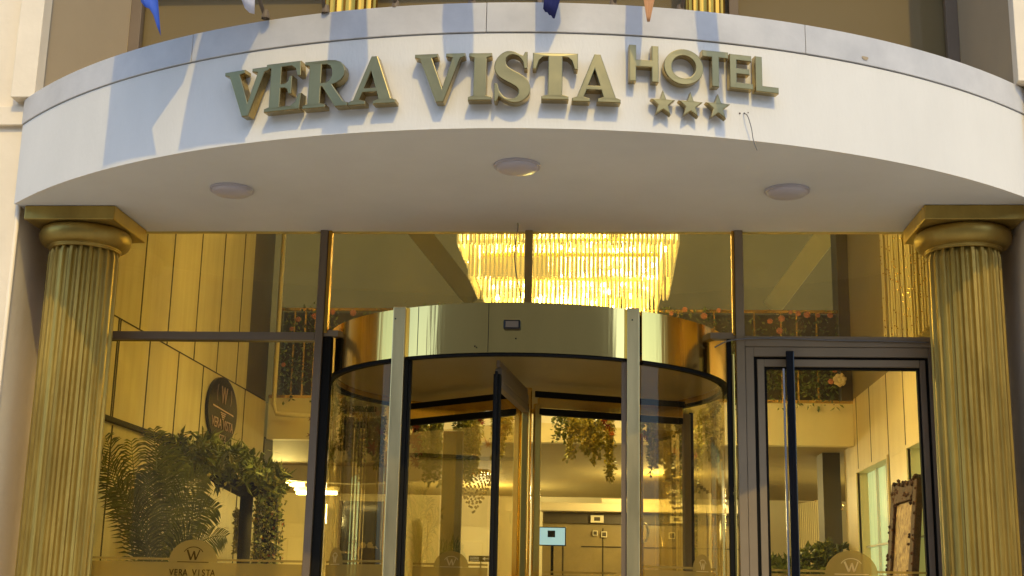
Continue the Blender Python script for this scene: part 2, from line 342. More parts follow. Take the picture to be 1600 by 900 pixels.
GL = {
 'V': [[(0,1),(.46,1),(.46,.925),(.35,.90),(.565,.30),(.745,.90),(.62,.925),(.62,1),(1,1),(1,.925),(.905,.89),(.60,0),(.45,0),(.11,.89),(0,.925)]],
 'E': [[(0,1),(.94,1),(.96,.69),(.87,.69),(.81,.84),(.70,.905),(.43,.905),(.43,.56),(.54,.56),(.61,.60),(.65,.71),(.73,.71),(.73,.33),(.65,.33),(.61,.43),(.54,.465),(.43,.465),(.43,.095),(.72,.095),(.84,.16),(.91,.33),(1,.33),(.97,0),(0,0),(0,.075),(.13,.105),(.13,.895),(0,.925)]],
 'R': [[(0,1),(.52,1),(.68,.985),(.80,.94),(.88,.86),(.91,.75),(.895,.64),(.83,.55),(.73,.495),(.64,.47),(.90,.11),(1,.075),(1,0),(.72,0),(.42,.44),(.39,.44),(.39,.105),(.51,.075),(.51,0),(0,0),(0,.075),(.11,.105),(.11,.895),(0,.925)], [(.39,.905),(.50,.90),(.58,.86),(.62,.78),(.62,.67),(.58,.58),(.50,.535),(.39,.53)]],
 'A': [[(0,0),(0,.075),(.10,.11),(.45,1),(.58,1),(.90,.11),(1,.075),(1,0),(.52,0),(.52,.075),(.635,.11),(.595,.25),(.30,.25),(.245,.11),(.37,.075),(.37,0)], [(.335,.345),(.565,.345),(.46,.68)]],
 'I': [[(0,1),(1,1),(1,.925),(.78,.89),(.78,.11),(1,.075),(1,0),(0,0),(0,.075),(.22,.11),(.22,.89),(0,.925)]],
 'S': [Sg],
 'T': [[(0,1),(1,1),(1,.65),(.92,.65),(.86,.83),(.77,.905),(.66,.915),(.66,.11),(.80,.075),(.80,0),(.20,0),(.20,.075),(.34,.11),(.34,.915),(.23,.905),(.14,.83),(.08,.65),(0,.65)]],
 'h': [[(0,0),(0,1),(.24,1),(.24,.60),(.76,.60),(.76,1),(1,1),(1,0),(.76,0),(.76,.40),(.24,.40),(.24,0)]],
 'o': [ell(.5,.5,.5,.5,48), ell(.5,.5,.30,.31,40)],
 't': [[(0,1),(1,1),(1,.81),(.64,.81),(.64,0),(.36,0),(.36,.81),(0,.81)]],
 'e': [[(0,0),(0,1),(.95,1),(.95,.82),(.30,.82),(.30,.60),(.86,.60),(.86,.42),(.30,.42),(.30,.18),(1,.18),(1,0)]],
 'l': [[(0,0),(0,1),(.30,1),(.30,.18),(1,.18),(1,0)]],
 '*': [[((.5+.5*(1 if k % 2 == 0 else .42)*math.sin(k*math.pi/5)), (.5+.53*(1 if k % 2 == 0 else .42)*math.cos(k*math.pi/5))) for k in range(10)]],
}
DEP = .046
def letter(ch, xl, xr, yt, yb, parent, name='letter', dep=DEP):
    rad = FR+.012+dep
    ym, xm = (yt+yb)/2, (xl+xr)/2
    ta, tb = fth(atF(xl, ym, rad)), fth(atF(xr, ym, rad)); zt, zb = atF(xm, yt, rad).z, atF(xm, yb, rad).z
    W, H = (tb-ta)*rad, zt-zb
    me = poly_mesh([[(x*W, y*H) for x, y in lp] for lp in GL[ch]], dep)
    me.transform(Matrix.Translation((0, 0, dep/2)))
    for v in me.vertices:
        x, y, z = v.co; v.co = onF(ta+x/rad, zb+y, FR+.012+z)
    me.materials.clear(); me.materials.append(M['letter_face']); me.materials.append(M['letter_side'])
    me.update()
    for p in me.polygons:
        nn = p.normal; c_ = p.center; rd = Vector((c_.x-FX, c_.y-FY, 0)).normalized()
        p.material_index = 0 if abs(nn.dot(rd)) > .55 else 1
        p.use_smooth = False
    me.name = name
    o = bpy.data.objects.new(name, me); C.objects.link(o); o.parent = parent; o.matrix_parent_inverse = Matrix.Translation(-parent.location)
    return o
L0 = atF(640, 130)
sg = empty('hotel_sign', L0, 'large gold serif raised lettering in two words across the white fascia', 'sign')
for a in [('V',350,419,109,182),('E',415,472,98,173),('R',475,545,94,168),('A',546,620,88,163),('V',647,726,84,160),('I',732,768,83,157),('S',771,829,81,159),('T',832,903,83,156),('A',894,970,85,160)]:
    letter(*a, sg)
L1 = atF(1100, 110)
sg2 = empty('hotel_sign', L1, 'smaller gold sans serif raised word at the right end of the fascia', 'sign')
for a in [('h',983,1029,71,128),('o',1037,1099,77,133),('t',1097,1138,80,136),('e',1140,1176,86,139),('l',1180,1216,90,145)]:
    letter(*a, sg2, dep=.036)
L2 = atF(1080, 165)
sg3 = empty('star_rating', L2, 'row of three small gold stars below the sans serif word', 'stars')
for px, py in ((1036, 162), (1079, 165), (1122, 168)): letter('*', px-20, px+20, py-20, py+20, sg3, 'star', dep=.03)

# hanging wires
def wire(name, pts, rad, label):
    P = [Vector(p) for p in pts]; out = []
    for i in range(len(P)-1):
        p0, p1, p2, p3 = P[max(i-1,0)], P[i], P[i+1], P[min(i+2,len(P)-1)]
        for j in range(6):
            t = j/6; out.append(.5*((2*p1)+(p2-p0)*t+(2*p0-5*p1+4*p2-p3)*t*t+(3*p1-p0-3*p2+p3)*t**3))
    out.append(P[-1]); return tag(MB().tube(out, rad, 6).build(name, M['cable'], smooth=True), label, 'wire')
wire('loose_wire', [atF(1162,177,FR+.004), atF(1168,181,FR+.03), atF(1174,200,FR+.03), atF(1177,218,FR+.025), atF(1183,235,FR+.02)], .0022, 'thin loose wire dangling from holes beside the three stars')
wire('hanging_wire', [atZ(809,349,ZS-.002), atY(809,358,6.95), atY(804,395,6.95), atY(807,430,6.95), atY(815,470,6.95)], .0035, 'thin dark wire hanging from the canopy underside above the revolving door')

# ------------------------------------------------------------ flags on the ledge
def flag(rows, cloth, base_px, label, wob=.02, rise=.55):
    """rows: shadow outline left/right pixel on the fascia + distance towards the light, top to bottom"""
    rr = []
    for (a, c_, ta, tb) in rows:
        Pa, Pb = atF(*a)+SUNV*ta, atF(*c_)+SUNV*tb; rr.append((Pa, Pb))
    Pa, Pb = rr[0]; out = Vector((0, .06, rise)); rr.insert(0, (Pa+out+(Pb-Pa)*.15, Pb+out-(Pb-Pa)*.15))
    full = []
    for i in range(len(rr)-1):
        for j in range(6): t = j/6; full.append((rr[i][0].lerp(rr[i+1][0], t), rr[i][1].lerp(rr[i+1][1], t)))
    full.append(rr[-1]); n = 14; ph = random.random()*6
    top = full[0][0].lerp(full[0][1], .5); e_loc = atZ(*base_px, 4.2)
    e = empty('flag', e_loc, label, 'flag', 'flags on poles along the canopy edge')
    b = MB(); g_ = [[b.bm.verts.new(p.lerp(q, k/n)+SUNV*(wob*min(1, (q-p).length/.1)*math.sin(ph+k*1.35+i*.12))) for k in range(n+1)] for i, (p, q) in enumerate(full)]
    for i in range(len(g_)-1):
        for k in range(n): b.bm.faces.new((g_[i][k], g_[i][k+1], g_[i+1][k+1], g_[i+1][k]))
    o = b.build('cloth', M[cloth], e, smooth=True); s = o.modifiers.new('s', 'SOLIDIFY'); s.thickness = .0015
    tip = top+Vector((0, .02, .05))
    MB().tube([e_loc+Vector((0, 0, -.01)), tip], [.009, .007], 8).build('pole', M['frame'], e, smooth=True)
    MB().lathe([(.001, 4.235), (.014, 4.23), (.02, 4.197), (.02, 4.19)], e_loc.x, e_loc.y, 12).build('socket', M['frame'], e)
    MB().ball(tip, .014, 2).build('finial', M['gold_bright'], e, smooth=True)
def T(a, b_): return a, b_
flag([((180,87),(309,58),.95,.95),((172,150),(286,130),1.0,.9),((167,200),(237,200),1.05,.72),((160,262),(244,242),1.15,.62)], 'blue_flag', (415,26), 'bright blue flag, leftmost of the row, its tip just over the ledge')
flag([((316,56),(414,36),.95,.95),((303,110),(378,105),.95,.95),((292,160),(381,180),1.0,.8),((278,236),(383,222),1.1,.60)], 'white_flag', (509,18), 'white flag hanging beside the bright blue one')
flag([((518,19),(572,17),.85,.85),((512,90),(575,95),.85,.85),((507,150),(545,165),.9,.9),((503,210),(543,208),.95,.95)], 'red_flag', (618,11), 'third flag from the left, hanging out of view on its pole')
flag([((692,11),(738,10),.85,.85),((690,40),(740,55),.85,.85),((694,90),(739,98),.85,.85),((708,140),(733,116),.85,.85)], 'white_flag', (737,7), 'middle flag of the row, fourth from the left')
flag([((836,10),(873,10),.45,.45),((836,40),(876,38),.35,.35),((836,82),(857,80),.20,.15)], 'navy_flag', (852,8), 'dark navy flag whose tip hangs over the ledge in the middle', wob=.004)
flag([((977,16),(1003,15),.5,.5),((976,60),(1003,60),.42,.42),((978,100),(1000,98),.34,.34),((990,128),(994,128),.28,.28)], 'orange_flag', (958,11), 'pale orange flag whose pointed tip hangs over the ledge', wob=.004)
flag([((1085,25),(1119,28),.85,.85),((1090,75),(1123,70),.85,.85),((1105,140),(1128,130),.9,.9),((1118,212),(1133,214),.95,.95)], 'blue_flag', (1063,18), 'rightmost flag of the row, hanging out of view on its pole')

# ------------------------------------------------------------ hotel walls
hb = empty('hotel_building', (FX, 8, 0), 'cream painted hotel walls framing the entrance', 'building')
MB().box(-9, WL, 6.65, 7.0, 0, 8).build('wall', M['wall'], hb)
MB().box(WL-.3, WL, 6.999, 7.5, 0, ZS+.9).build('wall', M['wall'], hb)
MB().box(WR, 7, 6.5, 7.0, 0, 8).build('wall', M['wall'], hb)
MB().box(WR, WR+.3, 6.999, 7.5, 0, ZS+.9).build('wall', M['wall'], hb)
b = MB(); b.box(-9, WL-.0, 6.62, 6.649, 4.06, 4.17); b.build('band_moulding', M['wall'], hb, bevel=.004)
# pilaster strips above
aL = atY(22, 60, 6.62).x; bL = atY(62, 60, 6.62).x
MB().box(WL-.07, WL+.065, 6.56, 6.66, 4.2, 8).build('pilaster', M['wall'], hb, bevel=.004)
MB().box(WR-.055, WR+.05, 6.44, 6.52, 4.2, 8).build('pilaster', M['wall'], hb, bevel=.004)
# corner mouldings under the canopy ends
MB().tube([(WL+.005, 6.645, 0), (WL+.005, 6.645, 4.19)], .012, 8).build('corner_bead', M['wall'], hb, smooth=True)
# splayed reveals beside the upper window
xL, xR = atY(201, 40, 7.33).x, atY(1500, 60, 7.33).x
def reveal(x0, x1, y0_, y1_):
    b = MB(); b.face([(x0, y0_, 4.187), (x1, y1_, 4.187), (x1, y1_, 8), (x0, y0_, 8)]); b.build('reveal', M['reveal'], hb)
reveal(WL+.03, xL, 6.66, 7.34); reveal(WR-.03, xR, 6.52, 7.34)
MB().box(WL-.3, WR+.3, 7.191, 7.215, ZS+.002, 4.187).build('lintel', M['wall'], hb)
MB().box(WL-.3, WR+.3, 6.55, 9, 8.0, 8.2).build('roof', M['wall'], hb)

# upper window
uw = empty('upper_window', (FX, 7.35, 4.19), 'wide olive backed window with dark frames above the canopy', 'window')
xs = [xL]+[atY(x, 15, 7.36).x for x in (590, 1046, 1146)]+[xR]
MB().box(xL, xR, 7.42, 7.44, 4.188, 8).build('blind', M['blind'], uw)
MB().face([(xL+.01, 7.38, 4.188), (xR-.01, 7.38, 4.188), (xR-.01, 7.38, 7.99), (xL+.01, 7.38, 7.99)]).build('pane', glass('upper glass', (.9, .88, .8), .08), uw)
for x, wd in ((xL+.035, .035), (xR-.035, .035), (atY(845, 10, 7.36).x, .02), (atY(1146, 20, 7.36).x, .028)):
    MB().box(x-wd, x+wd, 7.34, 7.40, 4.19, 7.98).build('frame', M['frame'], uw, bevel=.003)
MB().box(xL+.08, xR-.08, 7.35, 7.379, 5.22, 5.25).build('rail', M['frame'], uw)
for (px0, px1, lab) in ((505, 586, 'shiny gold reeded column above the canopy, behind the white and blue flags'), (1072, 1134, 'shiny gold reeded column above the canopy, right of the orange flag')):
    a, c_ = atY(px0, 20, 7.15).x, atY(px1, 20, 7.15).x; cxx = (a+c_)/2; rr_ = (c_-a)/2
    b = MB(); b.lathe([(rr_, 4.19), (rr_, 7.9)], cxx, 7.2, 144, rfun=lambda t: 1-.09*abs(math.sin(t*9)))
    o = tag(b.build('gold_column', M['gold_bright'], smooth=False), lab, 'column', 'gold columns above the canopy')

# ------------------------------------------------------------ entrance columns
def column(xc, yc, label, mirror):
    e = empty('fluted_column', (xc, yc, 0), label, 'column', 'gold fluted columns beside the entrance')
    hw = .252
    MB().box(xc-hw, xc+hw, yc-hw, yc+hw, 3.52, ZS-.002).build('abacus', M['gold'], e, bevel=.006)
    prof = [(.17, 3.34), (.186, 3.345), (.186, 3.36), (.192, 3.365), (.192, 3.377), (.20, 3.383)]
    prof += [(.196+.034*math.sin(t*math.pi/10)+.0*t, 3.385+.135*t/10*.98) for t in range(0, 11)]
    prof = [(.178, 3.397), (.192, 3.398), (.194, 3.402), (.192, 3.405), (.197, 3.406), (.199, 3.411), (.197, 3.414)]
    for t in range(0, 13):
        a = -math.pi/2+math.pi*t/12; prof.append((.198+.047*max(0, math.cos(a-.12))**.8+.006*t/12, 3.467+.052*math.sin(a)))
    prof.append((.15, 3.5195))
    MB().lathe(prof, xc, yc, 64).build('echinus', M['gold'], e, smooth=True)
    nf = 22
    def fl(t):
        u = (t*nf/(2*math.pi)) % 1
        return 1-(.11*math.sqrt(max(0, 1-((u-.5)/.30)**2)) if abs(u-.5) < .30 else 0)
    pr = [(.172, .60)]+[(.172+.014*(1-k/12)**1.0*(1 if k else 1), .6+2.72*k/12) for k in range(13)]
    pr = [(.1905-.002*(k/14), .62+2.74*k/14) for k in range(15)]
    pr.append((.180, 3.398))
    MB().lathe(pr, xc, yc, nf*14, rfun=fl).build('shaft', M['gold'], e, smooth=False)
    MB().lathe([(.15, .625), (.205, .62), (.215, .60), (.205, .58), (.20, .57), (.23, .55), (.24, .52), (.23, .49), (.22, .485)], xc, yc, 48).build('base', M['gold'], e, smooth=True)
    MB().box(xc-.25, xc+.25, yc-.25, yc+.25, 0, .484).build('plinth', M['gold'], e, bevel=.006)
column(-2.925, 6.88, 'tall fluted gold column at the left end of the entrance', 0)
column(1.868, 6.88, 'tall fluted gold column at the right end of the entrance', 1)

# ------------------------------------------------------------ glazed front
gw = empty('glazed_front', (FX, YF, Z0), 'tall tinted glass front with bronze mullions under the canopy', 'glass front')
mlx0, mlx1 = -1.652, -1.609; mrx0, mrx1 = .690, .736
ZT0, ZT1 = 2.958, 3.003
def fr(x0, x1, z0, z1, m='frame', y0=YF-.03, y1=YF+.05, name='mullion', bev=.003): return MB().box(x0, x1, y0, y1, z0, z1).build(name, M[m], gw, bevel=bev)
fr(mlx0, mlx1, Z0, ZS-.001); fr(mrx0, mrx1, Z0, ZS-.001, 'frame_warm')
fr(mlx1+.001, mlx1+.022, ZT1, ZS-.001, 'gold_bright', YF-.02, YF+.03, 'gilt_trim'); fr(mrx0-.016, mrx0-.001, ZT1, ZS-.001, 'gold_bright', YF-.02, YF+.03, 'gilt_trim')
cm0, cm1 = atY(820, 420, YF).x, atY(832, 420, YF).x
fr(cm0, cm1, 3.045, ZS-.001, 'frame_gold')
fr(-2.945, mlx0-.001, ZT0, ZT1, name='transom'); fr(mrx1+.001, 1.899, 2.94, ZT1-.005, 'frame_warm', name='transom')
fr(mlx1+.001, mrx0-.001, 2.985, 3.02, 'frame_warm', YF-.01, YF+.05, 'transom')
MB().box(WL+.001, -2.95, YF-.05, YF+.06, Z0, ZS-.001).build('end_wall', M['wall'], gw); MB().box(1.90, WR-.001, YF-.05, YF+.06, Z0, ZS-.001).build('end_wall', M['wall'], gw)
# gasket strips between mullions and the drum
fr(mlx1+.001, mlx1+.05, Z0, 2.983, 'gap', YF-.012, YF+.045, 'gasket'); fr(mrx0-.05, mrx0-.026, Z0, 2.983, 'gap', YF-.012, YF+.045, 'gasket'); fr(mrx0-.025, mrx0-.012, Z0, 2.90, 'brass_side', YF-.02, YF+.02, 'edge_trim')
def pane(x0, x1, z0, z1, m='glass', y=YF): return MB().face([(x0,y,z0),(x1,y,z0),(x1,y,z1),(x0,y,z1)]).build('pane', M[m], gw)
pane(-2.95, mlx0, ZT1, ZS-.002); pane(-2.95, mlx0, Z0+.05, ZT0); pane(mlx1+.02, cm0, 3.02, ZS-.002); pane(cm1, mrx0-.015, 3.02, ZS-.002); pane(mrx1, 1.90, ZT1-.004, ZS-.002)
wire('transom_cable', [(mrx0-.12, YF-.045, 2.93), (mrx0-.02, YF-.045, 2.972), (.9, YF-.04, 2.985), (1.2, YF-.04, 2.975), (1.5, YF-.04, 2.972), (1.72, YF-.04, 2.966)], .0045, 'thin cable lying along the transom over the side door')

# frosted film with semicircle emblem
def frosted(parent, x0, x1, ztop, cx, r_, y, mark=True, curve=None, words=True):
    """curve: (cx, cy, R) wraps the film on a drum pane, x then is arc length"""
    def P(x, z, o=0.0):
        if curve: a = x/curve[2]; return Vector((curve[0]+(curve[2]+o)*math.sin(a), curve[1]-(curve[2]+o)*math.cos(a), z))
        return Vector((x, y-o, z))
    def strip(xa, xb, za, zb, o):
        n = 12; b_ = MB()
        for k in range(n):
            p, q = xa+(xb-xa)*k/n, xa+(xb-xa)*(k+1)/n; b_.face([P(p, za, o), P(q, za, o), P(q, zb, o), P(p, zb, o)])
        return b_
    for (xa, xb) in ((x0, cx-r_*.95), (cx+r_*.95, x1)):
        if xb-xa > .01: strip(xa, xb, ztop-.012, ztop, .001).build('film_line', M['film'], parent)
    strip(x0, x1, Z0+.2, ztop-.022, .0012).build('frosted_film', M['film'], parent)
    b_ = MB(); n = 28; za = ztop-.0215
    a0 = math.asin(min(1, max(-1, 0)))
    pts = [P(cx+r_*math.cos(math.pi*k/n), za+r_*.9*math.sin(math.pi*k/n), .0014) for k in range(n+1)]
    b_.face(pts).build('film_emblem', M['film'], parent)
    if mark:
        b_ = MB(); s = r_*.34; cz = za+r_*.30; o = .003
        def bar(ax, az, bx, bz, w_):
            d = Vector((bx-ax, bz-az)); d.normalize(); nx, nz = -d.y*w_, d.x*w_
            b_.face([P(cx+ax+nx, cz+az+nz, o), P(cx+bx+nx, cz+bz+nz, o), P(cx+bx-nx, cz+bz-nz, o), P(cx+ax-nx, cz+az-nz, o)])
        t = s*.07
        for k in range(12):
            a, c_ = R(25+130*k/12), R(25+130*(k+1)/12); bar(s*1.25*math.cos(a), -.1*s+s*1.0*math.sin(a), s*1.25*math.cos(c_), -.1*s+s*1.0*math.sin(c_), t*.7)
        bar(-s*.75, s*.55, -s*.28, -s*.6, t*1.6); bar(-s*.28, -s*.6, s*.05, s*.4, t); bar(s*.05, s*.4, s*.30, -s*.6, t*1.6); bar(s*.30, -s*.6, s*.75, s*.55, t)
        bar(-s*1.9, -s*.85, s*1.9, -s*.85, t*.6)
        b_.build('emblem_mark', M['film_dark'] if words else M['film_mark'], parent)
def text_mesh(txt, size, ext=.002):
    cu = bpy.data.curves.new('t', 'FONT'); cu.body = txt; cu.size = size; cu.extrude = ext; cu.align_x = 'CENTER'
    o = bpy.data.objects.new('t', cu); C.objects.link(o); dg = bpy.context.evaluated_depsgraph_get()
    me = bpy.data.meshes.new_from_object(o.evaluated_get(dg)); bpy.data.objects.remove(o); bpy.data.curves.remove(cu); me.materials.clear(); return me
def put_text(txt, size, mtx, m, parent, name='lettering', sx=1):
    me = text_mesh(txt, size); me.transform(mtx @ Matrix.Diagonal((sx, 1, 1, 1))); me.materials.append(M[m]); me.name = name
    o = bpy.data.objects.new(name, me); C.objects.link(o); o.parent = parent; o.matrix_parent_inverse = Matrix.Translation(-parent.location); return o
RXF = Matrix.Rotation(R(90), 4, 'X')
frosted(gw, -2.945, mlx0-.001, 1.748, atY(303, 860, YF).x, .136, YF-.001)
for i, ch in enumerate('VERA VISTA'):
    if ch != ' ': put_text(ch, .05, Matrix.Translation((atY(303, 860, YF).x-.115+i*.0255, YF-.006, 1.655)) @ RXF, 'film_dark', gw, sx=.8)

# ------------------------------------------------------------ revolving door
DX, DY, DR = -.487, 7.70, 1.18
ZB, ZTp = 2.787, 3.047
rd = empty('revolving_door', (DX, DY, Z0), 'round revolving door with polished brass header and curved glass', 'revolving door')
aP = R(32.5)
MB().arcbox(DX, DY, DR-.05, DR, ZB, ZTp, -aP+.02, aP-.02, 60).build('header', M['brass'], rd)
for s in (-1, 1):
    a, c_ = sorted((s*(aP+.02), s*R(98)))
    MB().arcbox(DX, DY, DR-.05, DR, ZB, ZTp, a, c_, 60).build('side_header', M['brass_side'], rd)
    a, c_ = sorted((s*(aP+.03), s*R(147)))
    MB().sheet(DX, DY, DR-.027, Z0+.06, ZB-.004, a, c_, 60).build('curved_pane', M['glass_drum'], rd)
    MB().arcbox(DX, DY, DR-.05, DR-.004, Z0+.0, Z0+.06, a, c_, 60).build('kick_rail', M['brass'], rd)
    MB().arcbox(DX, DY, DR-.045, DR-.008, ZB-.018, ZB-.002, a, c_, 60).build('head_seal', M['gap'], rd)
MB().arcbox(DX, DY, DR-.045, DR-.008, ZB-.014, ZB-.002, -aP+.05, aP-.05, 60).build('head_seal', M['gap'], rd)
MB().arcbox(DX, DY, DR-.05, DR, ZB, ZTp, R(98.5), R(261.5), 80).build('rear_header', M['brass_side'], rd)
def disc(z, rr_, m, nm, z2=None):
    MB().lathe([(.001, z), (rr_, z), (rr_, z2 or z+.01), (.001, z2 or z+.01)], DX, DY, 72).build(nm, M[m], rd)
disc(ZB+.03, DR-.055, 'upper_wall', 'drum_ceiling'); disc(ZTp-.02, DR-.052, 'frame', 'drum_top')
# posts
def post(px, py, y, x0w, ztop, m='post', name='post', dark=1, zb=Z0):
    x = atY(px, py, y).x
    MB().box(x-x0w, x+x0w, y-.03, y+.05, zb, ztop).build(name, M[m], rd, bevel=.004)
    return x
YP = 6.68
xp0 = post(617, 700, YP, .033, ZTp+.003); xp1 = post(989.5, 700, YP, .032, ZTp+.003)
MB().box(xp0+.0335, xp0+.052, YP, YP+.07, Z0, ZB-.01).build('post_brush', M['gap'], rd); MB().box(xp1-.060, xp1-.0335, YP, YP+.07, Z0, ZB-.01).build('post_brush', M['frame'], rd)
MB().box(xp0+.054, xp0+.066, YP+.01, YP+.06, Z0, ZB-.01).build('post_brush', M['gap'], rd)
xr_ = atY(702, 750, 8.66).x
MB().box(xr_-.045, xr_+.045, 8.62, 8.70, Z0, ZB-.15).build('rear_post', M['brass_side'], rd, bevel=.004)
MB().box(xr_+.046, xr_+.085, 8.63, 8.69, Z0, ZB-.15).build('post_brush', M['gap'], rd)
MB().box(.14, .22, 8.62, 8.70, Z0, ZB-.15).build('rear_post', M['brass_side'], rd, bevel=.004)
# three wings on a shaft
MB().lathe([(.028, Z0), (.028, ZB)], DX, DY, 24).build('shaft', M['brass'], rd, smooth=True)
phi = math.atan2(-.085, 1)
for k, nm in enumerate(('wing',)*3):
    a = (R(-5), R(113), R(232))[k]; d = Vector((math.sin(a), -math.cos(a), 0)); nrm = Vector((math.cos(a), math.sin(a), 0)); c0 = Vector((DX, DY, 0)); LR = 1.04
    f = MB()
    f.obox(c0+d*(.045+.02)+Vector((0,0,(Z0+ZB)/2-.03)), d*.02, nrm*.018, Vector((0,0,(ZB-Z0)/2-.06)))
    w_ = f.build('wing', M['brass_side'], rd, bevel=.003)
    g = MB().obox(c0+d*(LR)+Vector((0,0,(Z0+ZB)/2-.03)), d*.022, nrm*.018, Vector((0,0,(ZB-Z0)/2-.06))); g.build('stile', M['frame_warm'] if k else M['gap'], w_, bevel=.003)
    MB().obox(c0+d*(LR+.034)+Vector((0,0,(Z0+ZB)/2-.03)), d*.012, nrm*.006, Vector((0,0,(ZB-Z0)/2-.05))).build('brush', M['gap'], w_)
    MB().obox(c0+d*(LR/2+.02)+Vector((0,0,ZB-.085)), d*(LR/2-.05), nrm*.018, Vector((0,0,.032))).build('top_rail', M['brass_side' if k else 'frame'], w_, bevel=.003)
    MB().obox(c0+d*(LR/2+.02)+Vector((0,0,ZB-.137)), d*(LR/2-.05), nrm*.019, Vector((0,0,.018))).build('rail_shade', M['gap' if k else 'frame'], w_)  # rear wings: added dark strip stands in for shadow under the rail
    MB().obox(c0+d*(LR/2+.02)+Vector((0,0,ZB-.032)), d*(LR/2-.03), nrm*.008, Vector((0,0,.018))).build('head_brush', M['gap' if k else 'frame'], w_)
    MB().obox(c0+d*(LR/2+.02)+Vector((0,0,Z0+.09)), d*(LR/2-.05), nrm*.018, Vector((0,0,.07))).build('bottom_rail', M['brass_side'], w_, bevel=.003)
    pc, pd, pz = c0+d*(LR/2+.02)+Vector((0,0,(Z0+ZB)/2-.03)), d*(LR/2-.06), Vector((0,0,(ZB-Z0)/2-.17))
    MB().face([pc-pd-pz, pc+pd-pz, pc+pd+pz, pc-pd+pz]).build('pane', M['glass_clear'], w_)
b = MB()
for px in (763, 648):
    b = MB(); a = math.asin((atY(px, 510, DY-DR).x-DX)/DR); b.arcbox(DX, DY, DR-.002, DR+.0012, ZB+.002, ZTp-.002, a-.0012, a+.0012, 2); b.build('header_seam', M['gap'], rd)
b = MB()
for px, py in ((742, 541), (806, 529), (618, 498), (988, 500), (1002, 552)):
    p = atY(px, py, DY-DR if 640 < px < 980 else YP-.03); b.obox(p+Vector((0, -.001, 0)), (.0035, 0, 0), (0, .001, 0), (0, 0, .0035))
b.build('screw', M['gap'], rd)
# sensor on the header
P = atF(800, 508, FR) if False else None
th = -.005; sp = Vector((atY(800.5, 508, DY-DR).x, DY-DR-.012, atY(800.5, 508, DY-DR).z))
MB().obox(sp, (.045, 0, 0), (0, .014, 0), (0, 0, .025)).build('sensor', M['black'], rd, bevel=.008)
MB().obox(sp+Vector((0, -.0145, 0)), (.033, 0, 0), (0, .001, 0), (0, 0, .016)).build('sensor_window', M['frame'], rd)
# films on the drum glass: facing panel of the front-left wing and both curved side panes
frosted(rd, -1.12*DR, -.60*DR, 1.75, -.98*DR, .10, 0, True, (DX, DY, DR-.02), words=False)
frosted(rd, .60*DR, 1.12*DR, 1.75, .98*DR, .10, 0, True, (DX, DY, DR-.02), words=False)
YW = 7.60
frosted(rd, atY(645, 880, YW).x, atY(762, 880, YW).x, atY(700, 880, YW).z, atY(705, 880, YW).x, .10, YW, True, None, words=False)
frosted(rd, atY(850, 890, YW).x, atY(963, 890, YW).x, atY(900, 893, YW).z, atY(1300, 890, YW).x*0+atY(905, 890, YW).x, .001, YW, False)

# ------------------------------------------------------------ side door on the right
sdr = empty('side_entrance', (1.24, YF, Z0), 'hinged glass side door in a grey frame with tall black pull handle', 'door')
x0, x1 = mrx1+.002, 1.752
def dbox(a, c_, z0, z1, m, nm, y0=YF-.025, y1=YF+.035, bev=.003): return MB().box(a, c_, y0, y1, z0, z1).build(nm, M[m], sdr, bevel=bev)
ztop = 2.938
dbox(x0, x0+.045, Z0, ztop, 'frame_warm', 'door_frame'); dbox(x1-.034, x1, Z0, ztop, 'frame', 'door_frame'); dbox(x0+.0455, x1-.0345, ztop-.052, ztop, 'frame_warm', 'door_frame')
dbox(x0+.0455, x0+.063, Z0, ztop-.053, 'gap', 'door_gap', YF-.005, YF+.03, 0); dbox(x1-.05, x1-.0345, Z0, ztop-.053, 'gap', 'door_gap', YF-.005, YF+.03, 0); dbox(x0+.0635, x1-.0505, ztop-.066, ztop-.0525, 'gap', 'door_gap', YF-.005, YF+.03, 0)
lx0, lx1, lz = x0+.0635, x1-.0505, ztop-.0665
dbox(lx0, lx0+.038, Z0+.02, lz, 'frame_warm', 'leaf_frame', YF-.018); dbox(lx1-.03, lx1, Z0+.02, lz, 'frame', 'leaf_frame', YF-.018); dbox(lx0+.0385, lx1-.0305, lz-.04, lz, 'frame_warm', 'leaf_frame', YF-.018)
dbox(lx0+.0385, lx0+.052, Z0+.08, lz-.0405, 'gap', 'glazing_bead', YF-.004, YF+.03, 0); dbox(lx1-.042, lx1-.0305, Z0+.08, lz-.0405, 'gap', 'glazing_bead', YF-.004, YF+.03, 0); dbox(lx0+.0525, lx1-.0425, lz-.053, lz-.0405, 'gap', 'glazing_bead', YF-.004, YF+.03, 0)
dbox(lx0+.0385, lx1-.0305, Z0+.02, Z0+.08, 'frame', 'leaf_frame', YF-.018)
MB().face([(lx0+.0525, YF+.008, Z0+.0805), (lx1-.0425, YF+.008, Z0+.0805), (lx1-.0425, YF+.008, lz-.0535), (lx0+.0525, YF+.008, lz-.0535)]).build('pane', M['glass_clear'], sdr)
hx = atY(1238, 700, YF-.07).x
hd = MB().box(hx-.022, hx+.022, YF-.085, YF-.06, Z0+.3, ztop-.03).build('pull_handle', M['black'], sdr, bevel=.006)
for z in (.9, 2.85): MB().box(hx-.012, hx+.012, YF-.0595, YF-.018, z, z+.03).build('standoff', M['black'], hd)
MB().box(hx-.0405, hx-.0305, YF-.075, YF-.06, Z0+.3, lz-.06).build('handle_edge', M['steel'], hd)
frosted(sdr, lx0+.053, lx1-.043, 1.752, atY(1330, 880, YF).x, .137, YF+.002, True, None, words=False)
fr(x1+.001, 1.899, Z0, 2.939, 'frame', name='side_panel')

